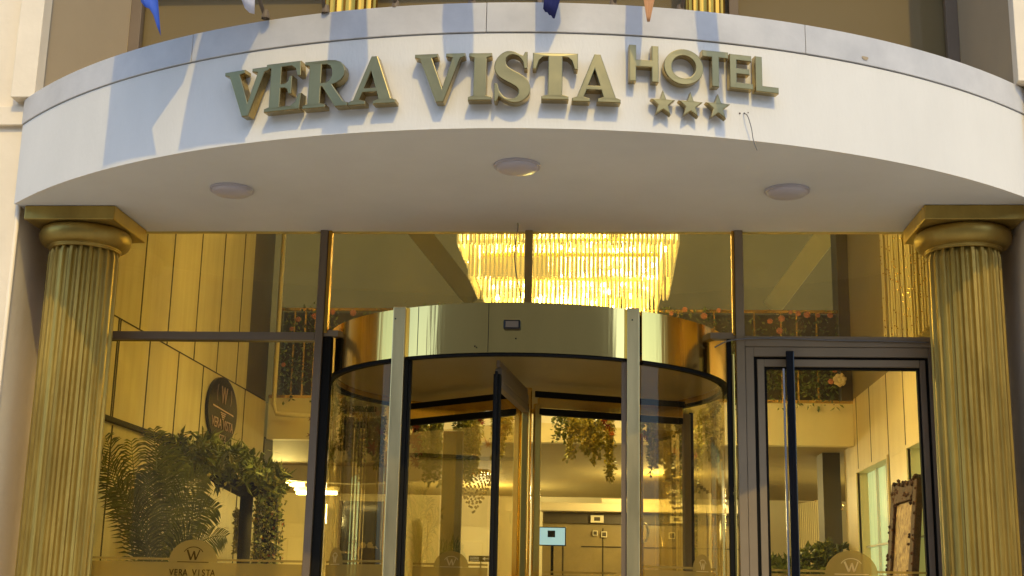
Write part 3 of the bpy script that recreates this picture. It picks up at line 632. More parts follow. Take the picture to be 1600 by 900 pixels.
# ------------------------------------------------------------ lobby shell
LW, RW = -3.2, 2.2
YM = 12.0        # mezzanine front
def wallthing(name, b, m, label, cat='wall'): return tag(b.build(name, M[m]), label, cat)
pw = empty('panelled_wall', (LW, 9.5, Z0), 'pale wood panelled side wall on the left of the lobby with dark seams', 'wall')
MB().box(LW-.1, LW, YF+.06, 11.25, 3.30, 6.2).build('upper_panelling', M['plank'], pw)
MB().box(LW-.1, LW, YF+.06, 11.95, 2.652, 3.292).build('middle_panelling', M['plank'], pw)
MB().box(LW-.1, LW-.03, YF+.06, 11.95, Z0, 2.62).build('lower_panelling', M['plank'], pw)
MB().box(LW-.1, LW+.012, YF+.06, 11.95, 2.621, 2.650).build('ledge', M['slot'], pw)
b = MB()
def seam(px, py, z0, z1, b): Y = atX(px, py, LW).y; b.box(LW-.004, LW+.0025, Y-.009, Y+.009, z0, z1)
for px in (228, 272, 315, 351, 382): seam(px, 400, 3.302, 6.2, b)
b.box(LW-.004, LW+.0025, YF+.06, 11.9, 3.2915, 3.3015)
for px, py in ((180, 600), (229, 600), (276, 600), (316, 600), (381, 640), (183, 535)): seam(px, py, 2.652, 3.2905, b)
b.build('seam', M['slot'], pw)
b = MB()
for Y in (8.3, 9.3, 10.3, 11.3): b.box(LW-.034, LW-.027, Y-.009, Y+.009, Z0, 2.61)
b.build('lower_seam', M['slot'], pw)

pr_ = empty('panelled_wall', (RW, 10, Z0), 'honey wood panelled side wall on the right of the lobby with mint glazed openings', 'wall')
# openings
ww = [(atX(1440, 740, RW).y-.75, atX(1420, 740, RW).y, 2.70), (atX(1389, 760, RW).y, atX(1342, 800, RW).y, 2.70)]
ys = [YF+.06, ww[0][0], ww[0][1], ww[1][0], ww[1][1], 12.55]
b = MB()
b.box(RW, RW+.12, ys[0], ys[5], 2.701, 3.37)
for a, c_ in ((ys[0], ys[1]), (ys[2], ys[3]), (ys[4], ys[5])): b.box(RW, RW+.12, a, c_, Z0, 2.70)
b.build('panelling', M['plank_light'], pr_)
b = MB()
for Y in (8.0, 8.7, 9.33, 9.95, 10.55, 11.25, 11.85): b.box(RW-.0025, RW+.004, Y-.007, Y+.007, Z0 if not any(a-.01 < Y < c_+.01 for a, c_, _ in ww) else 2.702, 3.372)
b.build('seam', M['slot'], pr_)
for a, c_, zt in ww:
    f = MB(); f.box(RW-.012, RW+.02, a-.03, a, Z0, zt+.03).box(RW-.012, RW+.02, c_, c_+.03, Z0, zt+.03).box(RW-.012, RW+.02, a, c_, zt, zt+.03)
    fo = f.build('window_frame', M['plank_light'], pr_, bevel=.003)
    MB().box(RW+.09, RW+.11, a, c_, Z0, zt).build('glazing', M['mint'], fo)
    g = MB()
    for t in (.3, .62): g.box(RW+.06, RW+.085, a+(c_-a)*t-.006, a+(c_-a)*t+.006, Z0, zt)
    g.box(RW+.055, RW+.088, a, c_, 2.05, 2.065); g.build('glazing_bar', M['white'], fo)
wallthing('upper_wall', MB().box(RW, RW+.12, YF+.06, 12.6, 3.372, 6.2), 'upper_wall', 'plain olive upper wall on the right above the honey panelling')
# string curtain against the upper right wall
cu = empty('string_curtain', (RW-.06, 9, 3.4), 'sparkling string curtain hanging beside the right gold column', 'curtain')
Ya = atX(1378, 440, RW-.06).y
b = MB(); balls = []; Y = YF+.15
while Y < Ya:
    x = RW-.06+random.uniform(-.008, .008); b.tube([(x, Y, 3.40), (x, Y, 6.0)], .013+random.uniform(-.003, .004), 5)
    for _ in range(7): balls.append((x-.015, Y+random.uniform(-.01, .01), random.uniform(3.45, 4.7)))
    Y += .062
nfc = len(b.bm.faces)
for p in balls: b.ball(p, .006, 1)
o = b.build('strings', [M['plank'], M['crystal_ring']], cu)
for i, p in enumerate(o.data.polygons): p.material_index = 1 if i >= nfc else 0

tag(MB().box(LW-.1, RW+.12, YF+.06, 12.9, 6.2, 6.3).build('ceiling', M['ceil']), 'high ceiling above the front of the lobby', kind='structure')
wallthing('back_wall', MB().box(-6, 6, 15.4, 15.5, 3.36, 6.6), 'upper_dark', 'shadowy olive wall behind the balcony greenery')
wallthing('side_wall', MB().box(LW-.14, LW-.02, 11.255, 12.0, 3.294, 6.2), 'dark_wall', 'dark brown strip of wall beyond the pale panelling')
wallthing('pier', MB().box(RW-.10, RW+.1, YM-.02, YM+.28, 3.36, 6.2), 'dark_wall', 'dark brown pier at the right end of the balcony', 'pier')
# sloping beams under the roof seen through the upper glass
for (p, q, lab) in (((1300, 355), (1205, 482), 'sloping beam high up behind the right upper pane'), ((655, 362), (740, 470), 'sloping beam high up beside the large chandelier')):
    A, B_ = atY(*p, 13.5), atY(*q, 15.2); d = (B_-A).normalized(); A = A-d*1.0; sd_ = d.cross(Vector((0, 1, 0))).normalized()
    tag(MB().obox((A+B_)/2, (B_-A)/2, sd_*.11, Vector((0, .06, 0))).build('beam', M['cream'] if p[0] > 1000 else M['upper_wall']), lab, 'beam')
# mezzanine
mz = empty('mezzanine', (FX, YM, 2.95), 'cream fronted mezzanine floor across the back of the lobby', 'mezzanine')
mx0 = atY(418, 650, YM).x
MB().box(mx0, RW-.001, YM, YM+.12, 2.95, 3.355).build('front', M['cream'], mz, bevel=.004)
MB().box(-6, 6, YM+.121, 19.2, 2.97, 3.30).build('slab', M['ceil'], mz)
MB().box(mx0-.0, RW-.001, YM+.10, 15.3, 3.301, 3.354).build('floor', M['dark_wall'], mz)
b = MB(); b.box(mx0+.0, RW, YM-.012, YM+.0, 3.335, 3.362); b.build('edge_trim', M['crystal_ring'], mz)
# balcony railing
zr = atY(700, 481, YM).z
rl = empty('balcony_railing', (FX, YM, 3.36), 'balcony railing with gilt handrail above the cream mezzanine front', 'railing')
MB().box(mx0+.06, RW-.1, YM+.02, YM+.06, zr-.03, zr).build('handrail', M['crystal_ring'], rl, bevel=.005)
MB().box(mx0+.06, RW-.1, YM+.14, YM+.15, 3.356, zr-.02).build('shade_panel', M['upper_dark'], rl)  # added dark sheet standing in for the dimness behind the railing
for px in [435, 456, 473, 489, 640, 700, 760, 1000, 1060, 1117, 1180, 1222, 1247, 1278, 1312]:
    x = atY(px, 560, YM).x; MB().box(x-.008, x+.008, YM+.03, YM+.05, 3.356, zr-.031).build('baluster', M['steel'] if px in (435, 1312) else M['crystal_ring'], rl)
xp = atY(432, 560, YM-.2).x
wpipe = MB().tube([(xp, YM-.2, 5.9), (xp, YM-.2, 3.25), (xp+.03, YM-.2, 3.16), (xp+.35, YM-.2, 3.14)], .022, 8).build('conduit', M['cream'], smooth=True)
tag(wpipe, 'thin cream pipe running down in front of the mezzanine at its left end', 'pipe')
# garland on the railing
gr = empty('flower_garland', (FX, YM, 3.9), 'leafy garland with coral roses covering the balcony railing', 'garland')
for nm, m, cnt in (('foliage', 'leaf', 5200), ('light_foliage', 'leaf2', 1300)):
    b = MB()
    for _ in range(cnt):
        x = random.uniform(mx0+.08, RW-.12); u = random.random()
        if random.random() < .35*(.5+.5*math.sin(x*9)): continue
        dn = (.55+.45*math.sin(x*5.3+1)*math.sin(x*2.1))
        z = zr+.02-(zr-3.33)*(u**(.55 if dn > .5 else 1.2))*(1.08 if random.random() < .5*dn else .9)
        b.leaf((x, YM+random.uniform(-.10, .12), z), rdir()+Vector((0, 0, -.5)), rdir(), random.uniform(.03, .06), random.uniform(.016, .03))
    o = b.build(nm, M[m], gr, normals=False); o['kind'] = 'stuff'
def rose(p, r_, m, parent):
    b = MB(); b.ball(p, r_*.45, 1)
    for ring, (n, rr_, tl) in enumerate(((5, .55, .5), (6, .85, .85), (7, 1.05, 1.2))):
        for k in range(n):
            a = 2*math.pi*k/n+ring; d = Vector((math.cos(a), -.9+.5*ring, math.sin(a))).normalized()
            c_ = Vector(p)+Vector((math.cos(a), -.3, math.sin(a)))*r_*.5*rr_; b.ball(c_, r_*.36, 1, (1, .6, 1), .15)
    return b.build('rose', M[m], parent, smooth=True)
roses = [(456,514),(466,499),(492,494),(443,570),(520,488),(552,489),(1049,490),(1070,484),(1100,494),(1123,485),(1203,502),(1221,498),(1235,488),(1247,490),(1261,492),(1278,493),(1297,493),(1218,517),(1304,579),(1298,596)]
for i, (px, py) in enumerate(roses): rose(atY(px, py, YM-.12), .026+.012*((i*7) % 3)/2, 'rose', gr)
rose(atY(1312, 594, YM-.12), .075, 'rose_c', gr)

# space under the mezzanine
RWALL = wallthing('rear_wall', MB().box(-6, 6, 19.2, 19.3, Z0, 3.3), 'cream', 'cream wall at the far end under the mezzanine')
tag(MB().box(-6.2, 6.2, 12.9, 19.2, Z0-.1, Z0).build('rear_floor', M['floor']), 'polished stone floor under the mezzanine', kind='structure')
wallthing('rear_side_wall', MB().box(-6.1, -6, 12, 19.3, Z0, 3.3), 'cream', 'cream side wall far left under the mezzanine')
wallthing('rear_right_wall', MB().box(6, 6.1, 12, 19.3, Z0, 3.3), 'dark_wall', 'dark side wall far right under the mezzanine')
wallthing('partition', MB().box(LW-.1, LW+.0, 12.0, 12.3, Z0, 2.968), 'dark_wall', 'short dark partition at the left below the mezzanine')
# dropped cream bulkhead with curved lower edge, left
b = MB(); A = [(px, py) for px, py in ((442, 692), (500, 712), (560, 725), (600, 735), (600, 722), (560, 712), (500, 698), (442, 690))]
bk = [(-4.6, 14.8, 2.968), (-1.9, 14.8, 2.968), (-1.9, 14.8, 2.84), (-2.3, 14.8, 2.80), (-2.9, 14.8, 2.77), (-3.5, 14.8, 2.79), (-4.6, 14.8, 2.86)]
b = MB(); f1 = [b.bm.verts.new(p) for p in bk]; f2 = [b.bm.verts.new((p[0], 15.0, p[2])) for p in bk]; b.bm.faces.new(f1); b.bm.faces.new(f2[::-1])
for k in range(len(bk)): b.bm.faces.new((f1[k], f1[(k+1) % len(bk)], f2[(k+1) % len(bk)], f2[k]))
wallthing('bulkhead', b, 'cream', 'curved cream bulkhead below the ceiling left of the revolving door', 'bulkhead')
# dark glazed partition with reflections
dp = empty('glass_partition', (-2.3, 17, Z0), 'dark glass partition behind the flowers left of the revolving door', 'partition')
x0_, x1_ = atY(532, 800, 17).x, atY(598, 800, 17).x
MB().box(x0_, x1_, 17, 17.03, Z0, atY(560, 783, 17).z).build('pane', M['far_glass'], dp)
b = MB()
for t in (0, .35, 1): b.box(x0_+(x1_-x0_)*t-.02, x0_+(x1_-x0_)*t+.02, 16.97, 16.999, Z0, atY(560, 783, 17).z)
b.box(x0_+.02, x1_-.02, 16.975, 16.995, 2.05, 2.08); b.build('frame', M['frame'], dp)
# white panelled doors
for (px0, px1, lab) in ((440, 482, 'cream panelled door left of the mullion at the back'), (668, 766, 'cream panelled door at the back seen through the revolving door')):
    Yd = 18.9; a, c_ = atY(px0, 850, Yd).x, atY(px1, 850, Yd).x; zt = atY(460, 818, Yd).z
    e = MB().box(a, c_, Yd, Yd+.06, Z0, zt).build('door', M['cream'], RWALL, bevel=.005)
    MB().box(a+(c_-a)*.22, c_-(c_-a)*.12, Yd-.02, Yd-.001, Z0+.4, zt-.2).build('panel', M['cream'], e, bevel=.012)
    MB().box(a-.08, a-.005, Yd-.03, Yd+.03, Z0, zt+.08).build('door_frame', M['cream'], e, bevel=.005)
# lit ceiling lamps under the mezzanine
for (px, py, L, lab) in ((452, 757, .36, 'bright strip lamp under the mezzanine nearest the green wall'), (474, 770, .16, 'small bright lamp left of the bronze mullion'), (511, 770, .24, 'bright strip lamp just right of the bronze mullion')):
    P = atY(px, py, 15.6); e = empty('ceiling_lamp', (P.x, P.y, P.z+.07), lab, 'lamp', 'lit lamps under the mezzanine')
    MB().box(P.x-L/2-.02, P.x+L/2+.02, P.y-.06, P.y+.06, P.z+.022, P.z+.07).build('housing', M['cream'], e, bevel=.006)
    MB().box(P.x-L/2, P.x+L/2, P.y-.045, P.y+.045, P.z-.022, P.z+.021).build('tube', M['lamp_lit'], e, bevel=.01)
    MB().tube([(P.x, P.y, P.z+.071), (P.x, P.y, 2.969)], .006, 6).build('stem', M['frame'], e)
# under-mezzanine lights
def point(name, loc, en, col=(1, .86, .50), r_=.12):
    ld = bpy.data.lights.new(name, 'POINT'); ld.energy = en; ld.color = col; ld.shadow_soft_size = r_
    o = bpy.data.objects.new(name, ld); C.objects.link(o); o.location = loc; return o
point('ceiling_lamp_light', (-3.9, 15.4, 2.55), 60); point('ceiling_lamp_light', (-1.6, 17.2, 2.55), 40)
point('reception_light', (.6, 15.2, 2.72), 34); point('ceiling_lamp_light', (3.4, 15.5, 2.6), 18)

# flowers in a dark vase
fl = empty('flower_vase', (-2.0, 13, Z0), 'cream and pink flowers in a dark vase seen through the left curved pane', 'flowers')
c0 = atY(576, 872, 13)
MB().lathe([(.05, Z0), (.09, 1.0), (.06, 1.2), (.12, c0.z-.08), (.13, c0.z+.02), (.11, c0.z+.09), (.0005, c0.z+.10)], c0.x, 13, 24).build('vase', M['trunk'], fl, smooth=True)
for (px, py, m) in ((567, 852, 'rose_c'), (578, 852, 'rose_c'), (585, 858, 'rose_c'), (562, 860, 'rose'), (558, 866, 'rose_c')): rose(atY(px, py, 12.95), .038, m, fl)

# ------------------------------------------------------------ reception
YR = 16.5
rc = empty('reception_counter', (.5, YR, Z0), 'reception back unit with lit cream pelmet and brown panels', 'counter')
xa, xb = atY(846, 795, YR).x, atY(1182, 795, YR).x; zp1, zp0 = atY(1000, 790, YR).z, atY(1000, 803, YR).z
MB().box(xa, xb, YR-.35, YR, zp0, zp1).build('pelmet', M['pelmet'], rc, bevel=.01)
MB().box(xa+.02, xb, YR-.05, YR+.05, Z0, zp0-.002).build('back_panel', M['counter'], rc)
MB().box(xa+.04, xb, YR-.10, YR-.051, atY(1000, 820, YR).z, zp0-.004).build('dark_shelf', M['dark_wall'], rc)
for px in (880, 942, 1000, 1060, 1110):
    x = atY(px, 850, YR).x; MB().box(x-.006, x+.006, YR-.058, YR-.0505, Z0, 2.4).build('panel_joint', M['slot'], rc)
MB().box(xa+.5, xb, YR-.062, YR-.051, 2.17, 2.18).build('panel_joint', M['slot'], rc)
MB().box(atY(940, 787, YR).x, atY(1046, 787, YR).x, YR-.3, YR-.1, zp1+.001, zp1+.06).build('light_box', M['pelmet'], rc, bevel=.005)
for (px, py, w_, h_, lab) in ((933, 811, .08, .045, 'small framed clock on the dark shelf left of the brass post'), (1057, 812, .08, .045, 'small framed clock on the dark shelf right of the brass post')):
    P = atY(px, py, YR-.13); e = empty('wall_clock', P, lab, 'clock')
    MB().box(P.x-w_, P.x+w_, P.y-.02, P.y+.02, P.z-h_, P.z+h_).build('frame', M['cream'], e, bevel=.004); MB().box(P.x-w_*.45, P.x+w_*.45, P.y-.024, P.y-.0205, P.z-h_*.5, P.z+h_*.5).build('face', M['dark_wall'], e)
for (px, py, r1, lab) in ((944, 835, .035, 'small square picture frame on the reception wall'), (930, 833, .03, 'small dark box beside the square picture frame'), (1050, 837, .04, 'dark square box on the reception wall right of the post')):
    P = atY(px, py, YR-.08); e = empty('picture_frame', P, lab, 'frame')
    MB().box(P.x-r1, P.x+r1, P.y-.015, P.y+.02, P.z-r1, P.z+r1).build('frame', M['cream'], e, bevel=.003); MB().box(P.x-r1*.7, P.x+r1*.7, P.y-.019, P.y-.0155, P.z-r1*.7, P.z+r1*.7).build('picture', M['dark_wall'], e)
P = atY(863, 838, 14.2); e = empty('monitor', (P.x, P.y, Z0), 'glowing pale blue monitor at the reception', 'monitor')
MB().box(P.x-.145, P.x+.145, P.y, P.y+.03, P.z-.10, P.z+.10).build('casing', M['black'], e, bevel=.006); MB().box(P.x-.135, P.x+.135, P.y-.004, P.y-.001, P.z-.09, P.z+.09).build('screen', M['screen'], e); MB().box(P.x-.05, P.x+.03, P.y-.0065, P.y-.0045, P.z-.01, P.z+.06).build('picture', M['far_glass'], e)
MB().box(P.x-.015, P.x+.015, P.y+.005, P.y+.025, 1.45, P.z-.101).build('stand', M['black'], e)
P = atY(1004, 832, 14.4); e = empty('desk_mirror', (P.x, P.y, Z0), 'white oval ring stand beside the right brass post', 'mirror')
ring = [(P.x+.06*math.cos(a), P.y, P.z+.10*math.sin(a)) for a in [2*math.pi*k/20 for k in range(21)]]
MB().tube(ring, .016, 8).build('ring', M['white'], e, smooth=True); MB().tube([(P.x, P.y, 1.45), (P.x, P.y, P.z-.11)], .014, 8).build('stem', M['gold_bright'], e); 
MB().lathe([(.001, 1.44), (.06, 1.44), (.06, 1.455), (.001, 1.456)], P.x, P.y, 20).build('foot', M['white'], e)
ck = empty('reception_desk', (.3, 14.4, Z0), 'brown reception desk under the glowing monitor', 'desk')
MB().box(-1.0, 1.7, 14.1, 14.7, Z0, 1.40).build('body', M['counter'], ck, bevel=.01); MB().box(-1.05, 1.75, 14.05, 14.75, 1.401, 1.44).build('top', M['cream'], ck, bevel=.008)

# ------------------------------------------------------------ large chandelier
YC = 9.85
cx0, cx1 = atY(717, 380, YC).x, atY(1060, 380, YC).x; CX = (cx0+cx1)/2; CR = (cx1-cx0)/2
ch = empty('chandelier', (CX, YC+.3, 6.19), 'huge lit chandelier of tiered crystal rods above the revolving door', 'chandelier')
YCc = YC+.35
def tier(pl, prr, Yn, py, zt, step=.031, depth=None):
    x0, x1 = atY(pl, 400, Yn).x, atY(prr, 400, Yn).x; z0 = atY(900, py, Yn).z; y1 = 2*YCc-Yn; b = MB(); pts = []
    nx, ny = int((x1-x0)/step), int((y1-Yn)/step)
    for k in range(nx+1): pts += [(x0+(x1-x0)*k/nx, Yn), (x0+(x1-x0)*k/nx, y1)]
    for k in range(1, ny): pts += [(x0, Yn+(y1-Yn)*k/ny), (x1, Yn+(y1-Yn)*k/ny)]
    for x, y in pts:
        r_ = .0105+random.uniform(-.002, .0015); dz = random.uniform(-.004, .004); tx, ty = random.uniform(-.003, .003), random.uniform(-.003, .003)
        b.tube([(x+tx, y+ty, z0+.012+dz), (x, y, zt)], r_, 5, caps=False); b.ball((x+tx, y+ty, z0+.004+dz), .009, 1)
    b.build('crystal_tier', M['crystal'], ch)
    f = MB(); t_ = .012
    for zz in (zt-.03,): f.box(x0-t_, x1+t_, Yn-t_, Yn, zz, zz+.03).box(x0-t_, x1+t_, y1, y1+t_, zz, zz+.03).box(x0-t_, x0, Yn, y1, zz, zz+.03).box(x1, x1+t_, Yn, y1, zz, zz+.03)
    f.build('tier_ring', M['crystal_ring'], ch); return z0
YCc = 9.55
z1_ = tier(715, 1060, 9.08, 382, 5.0); z2_ = tier(733, 1050, 9.17, 432, z1_+.20); z3_ = tier(756, 1029, 9.27, 466, z2_+.20); z4_ = tier(775, 1009, 9.37, 489, z3_+.18)
tier(745, 1036, 9.27, 436, z1_+.1)
MB().box(CX-CR, CX+CR, YCc-.47, YCc+.47, 5.0, 5.06).build('frame', M['crystal_ring'], ch)
MB().tube([(CX, YCc, 5.1), (CX, YCc, 6.19)], .03, 10).build('stem', M['crystal_ring'], ch)
b = MB()
for z, hx, n in ((z1_-.05, CR-.12, 13), (z2_+.06, CR-.2, 9), (z1_+.12, CR-.06, 14), (z3_+.05, CR-.3, 7)):
    for k in range(n):
        for yy in (YCc-.20, YCc+.18): b.ball((CX-hx+2*hx*(k+random.uniform(.2, .8))/n, yy+random.uniform(-.06, .06), z+random.uniform(-.03, .03)), .022, 1)
b.build('bulbs', M['bulb'], ch, smooth=True)
for p, en in (((CX-.4, YCc, 4.15), 60), ((CX+.4, YCc, 4.15), 60), ((CX, YCc, 3.72), 60), ((CX, YCc-.0, 4.7), 50)): point('chandelier_light', p, en*1.12, (1, .88, .46), .25)

# small crystal pendants
def pendant(px0, px1, pyt, pyb, Y, label):
    A, B_ = atY(px0, pyt, Y), atY(px1, pyb, Y); xc, rr_ = (A.x+B_.x)/2, (B_.x-A.x)/2
    e = empty('crystal_pendant', (xc, Y, 2.96), label, 'pendant lamp', 'crystal pendants under the mezzanine')
    b = MB(); H = A.z-B_.z
    for lv in range(9):
        f_ = lv/8; r_ = rr_*(1-f_**1.6)+.01; z = A.z-H*f_; n = max(3, int(26*(r_/rr_)))
        for k in range(n): a = 2*math.pi*k/n+lv*.3; b.ball((xc+r_*math.cos(a), Y+r_*math.sin(a), z+random.uniform(-.012, .012)), .013, 1)
    b.build('beads', M['bead'], e)
    MB().lathe([(rr_*.9, A.z+.02), (rr_, A.z+.02), (rr_, A.z+.05), (rr_*.9, A.z+.05)], xc, Y, 24).build('ring', M['crystal_ring'], e)
    MB().tube([(xc, Y, A.z+.05), (xc, Y, 2.968)], .008, 6).build('chain', M['crystal_ring'], e)
pendant(715, 766, 742, 800, 13.2, 'crystal bead pendant left of the door shaft'); pendant(1040, 1077, 742, 812, 13.2, 'crystal bead pendant right of the right brass post')

# ------------------------------------------------------------ hanging vines behind the drum
def strand(b, x, y, z0, L, dens=120):
    n = int(L*dens*2.2)
    for k in range(n):
        z = z0-L*k/n; s = .7+.5*random.random()
        b.leaf((x+random.gauss(0, .008), y+random.gauss(0, .008), z), rdir()+Vector((0, 0, -.6)), rdir(), .032*s, .019*s)
def maple(b, p, s):
    u = rdir(); u.y *= .4; u.normalize(); v = u.cross(Vector((random.uniform(-.3, .3), 1, random.uniform(-.3, .3)))).normalized(); pts = []
    for k in range(14):
        a = 2*math.pi*k/14; r_ = s*(1 if k % 2 == 0 else .42)*(1.0 if k in (0, 2, 12, 4, 10) else .7); pts.append(Vector(p)+u*r_*math.cos(a)+v*r_*math.sin(a))
    c_ = b.bm.verts.new(p); vs = [b.bm.verts.new(q) for q in pts]
    for k in range(14): b.bm.faces.new((c_, vs[k], vs[(k+1) % 14]))
def vine(spec, label, Y=9.15):
    """spec: list of (px, length_px, kind)"""
    p0 = atY(spec[0][0], 640, Y); e = empty('hanging_vine', (p0.x, Y, 2.95), label, 'vine', 'hanging vines with autumn leaves behind the revolving door')
    bs = {'leaf': MB(), 'leaf2': MB(), 'leaf_y': MB()}
    for px, ytop, ybot, m in spec:
        for _ in range(6):
            P = atY(px+random.uniform(-9, 9), ytop-12, Y+random.uniform(-.08, .08)); Q = atY(px, ybot+random.uniform(-24, 22), Y); strand(bs[m], P.x, P.y, P.z, max(.05, P.z-Q.z))
    for m, b in bs.items():
        if len(b.bm.verts): b.build('foliage', M[m], e, normals=False)
    return e
def reds(e, lst, Y=9.08):
    for px, py, s, m in lst:
        b = MB(); p = atY(px, py, Y+random.uniform(-.05, .05)); maple(b, p, s); maple(b, p+Vector((.02, -.03, -.03)), s*.7); b.build('maple_leaf', M[m], e, normals=False)
e = vine([(520,632,690,'leaf'),(530,632,705,'leaf'),(543,632,700,'leaf'),(556,630,718,'leaf2'),(566,630,716,'leaf'),(578,630,690,'leaf'),(596,632,710,'leaf')], 'green vine with dark red leaves behind the left curved pane')
reds(e, [(588,640,.05,'red_leaf'),(582,700,.06,'red_leaf'),(592,670,.05,'red_leaf'),(487,655,.04,'red_leaf'),(485,680,.035,'red_leaf')])
e = vine([(645,645,690,'leaf'),(662,645,720,'leaf2'),(675,645,735,'leaf2'),(684,645,740,'leaf2')], 'green vine with large crimson leaves right of the left brass post')
reds(e, [(648,660,.06,'red_leaf'),(645,685,.08,'red_leaf'),(655,700,.07,'red_leaf'),(648,720,.05,'red_leaf')])
e = vine([(722,645,735,'leaf'),(730,645,730,'leaf2'),(738,645,740,'leaf_y'),(745,645,700,'leaf_y'),(788,650,690,'leaf_y'),(796,650,680,'leaf_y'),(780,650,700,'leaf_y')], 'yellow green vine with one orange leaf left of the door shaft')
reds(e, [(750,655,.04,'red_leaf'),(759,688,.05,'orange_leaf'),(806,655,.03,'red_leaf')])
e = vine([(877,648,676,'leaf'),(893,648,700,'leaf_y'),(903,648,695,'leaf_y'),(915,648,690,'leaf_y'),(927,648,702,'leaf_y'),(935,648,710,'leaf_y'),(956,652,735,'leaf_y')], 'bright yellow green vine right of the door shaft')
reds(e, [(945,658,.05,'red_leaf'),(952,672,.05,'orange_leaf'),(940,650,.04,'red_leaf')])
e = vine([(1005,650,690,'leaf'),(1018,650,722,'leaf2'),(1028,650,725,'leaf_y'),(1036,650,715,'leaf_y'),(1046,690,735,'leaf_y'),(1066,650,730,'leaf'),(1072,650,720,'leaf_y')], 'green vine behind the right curved pane of the revolving door')
reds(e, [(1055,705,.05,'orange_leaf'),(1006,680,.04,'red_leaf')])
e = vine([(1100,650,700,'leaf_y'),(1110,640,710,'leaf_y'),(1118,640,705,'leaf')], 'thin vine at the right edge of the revolving door')

# ------------------------------------------------------------ oval sign on the left wall
os_ = empty('oval_sign', (LW+.03, 10.55, 3.0), 'black oval wall sign with pink gold emblem and words on the pale panelling', 'sign')
Yc = (atX(325, 640, LW+.03).y+atX(371, 640, LW+.03).y)/2; ry_ = (atX(371, 640, LW+.03).y-atX(325, 640, LW+.03).y)/2; zc = atX(348, 642, LW+.03).z; rz = (atX(348, 590, LW+.03).z-atX(348, 697, LW+.03).z)/2
b = MB(); pr1 = [(LW+.003, Yc+ry_*math.cos(a), zc+rz*math.sin(a)) for a in [2*math.pi*k/48 for k in range(48)]]
v1 = [b.bm.verts.new(p) for p in pr1]; v2 = [b.bm.verts.new((LW+.03, p[1], p[2])) for p in pr1]; b.bm.faces.new(v1); b.bm.faces.new(v2[::-1])
for k in range(48): b.bm.faces.new((v1[k], v1[(k+1) % 48], v2[(k+1) % 48], v2[k]))
b.build('board', M['sign_black'], os_)
TW = lambda y, z: Matrix.Translation((LW+.033, y, z)) @ Matrix.Rotation(R(90), 4, 'Z') @ Matrix.Rotation(R(90), 4, 'X')
put_text('W', .20, TW(Yc, zc+.06), 'sign_pink', os_, 'emblem', .8)
put_text('VERA VISTA', .115, TW(Yc, zc-.15), 'sign_pink', os_, 'lettering', 1.0)
put_text('HOTEL', .08, TW(Yc, zc-.25), 'sign_pink', os_, 'lettering', 1.0)
b = MB(); b.face([(LW+.034, Yc-ry_*.72, zc+.02), (LW+.034, Yc+ry_*.72, zc-.0), (LW+.034, Yc+ry_*.72, zc-.012), (LW+.034, Yc-ry_*.72, zc+.008)])
for k in range(4): b.face([(LW+.034, Yc-.08+.018*k, zc-.015-.016*k), (LW+.034, Yc+.08-.018*k, zc-.015-.016*k), (LW+.034, Yc+.08-.018*k, zc-.025-.016*k), (LW+.034, Yc-.08+.018*k, zc-.025-.016*k)])
for s in (-1, 1):
    pts = [(Yc+s*(.17+.03*math.cos(a)), zc+.13+.07*math.sin(a)) for a in [R(-70+140*k/8) for k in range(9)]]
    for k in range(8): b.face([(LW+.034, pts[k][0], pts[k][1]), (LW+.034, pts[k+1][0], pts[k+1][1]), (LW+.034, pts[k+1][0]+.008, pts[k+1][1]), (LW+.034, pts[k][0]+.008, pts[k][1])])
b.build('emblem', M['sign_pink'], os_)

# ------------------------------------------------------------ palm
pb = Vector((-2.93, 8.15, Z0))
pm = empty('palm', pb, 'potted palm with long arching fronds behind the left pane', 'palm')
MB().lathe([(.13, Z0), (.19, Z0+.02), (.23, Z0+.4), (.24, Z0+.42), (.21, Z0+.42), (.2, Z0+.38), (.001, Z0+.37)], pb.x+.1, pb.y, 32).build('pot', M['trunk'], pm, smooth=True)
tr = MB()
for dx, dy in ((0, 0), (.08, .04), (.17, -.02), (.1, -.07)): tr.tube([(pb.x+dx, pb.y+dy, Z0+.37), (pb.x+dx*1.2-.01, pb.y+dy, 1.15), (pb.x+dx*1.3, pb.y+dy, 1.45)], [.035, .028, .02], 8)
tr.build('trunk', M['trunk'], pm, smooth=True)
def frond(base, tip, sag, lw=.14, m='leaf', n=46):
    base, tip = Vector(base), Vector(tip); b = MB(); pts = []
    mid = (base+tip)/2+Vector((0, 0, sag))
    for k in range(n+1):
        t = k/n; pts.append(base*(1-t)**2+mid*2*t*(1-t)+tip*t*t)
    b.tube(pts[::3]+[pts[-1]], [.008*(1-.8*i/(len(pts[::3]))) for i in range(len(pts[::3])+1)], 5)
    for k in range(int(n*.22), n+1):
        t = k/n; d = (pts[min(k+1, n)]-pts[max(k-1, 0)]).normalized(); L = lw*(math.sin(math.pi*min(1, (t-.12)/.9))**.6+.15)
        sd_ = d.cross(Vector((0, -1, .35))).normalized()
        for s in (-1, 1):
            dr = (sd_*s*.75+d*.75+Vector((0, random.uniform(-.3, .3), -.28 if s > 0 else -.1))+rdir()*.08).normalized()
            p = pts[k]; q = p+dr*L*.6; e_ = q+(dr+Vector((0, 0, -.55))).normalized()*L*.45; wv = d*.0065
            b.face([p-wv*.5, p+wv*.5, q+wv, q-wv]); b.face([q-wv, q+wv, e_])
    b.build('frond', M[m], pm, normals=False)
fb = Vector((-2.82, 8.12, 1.42))
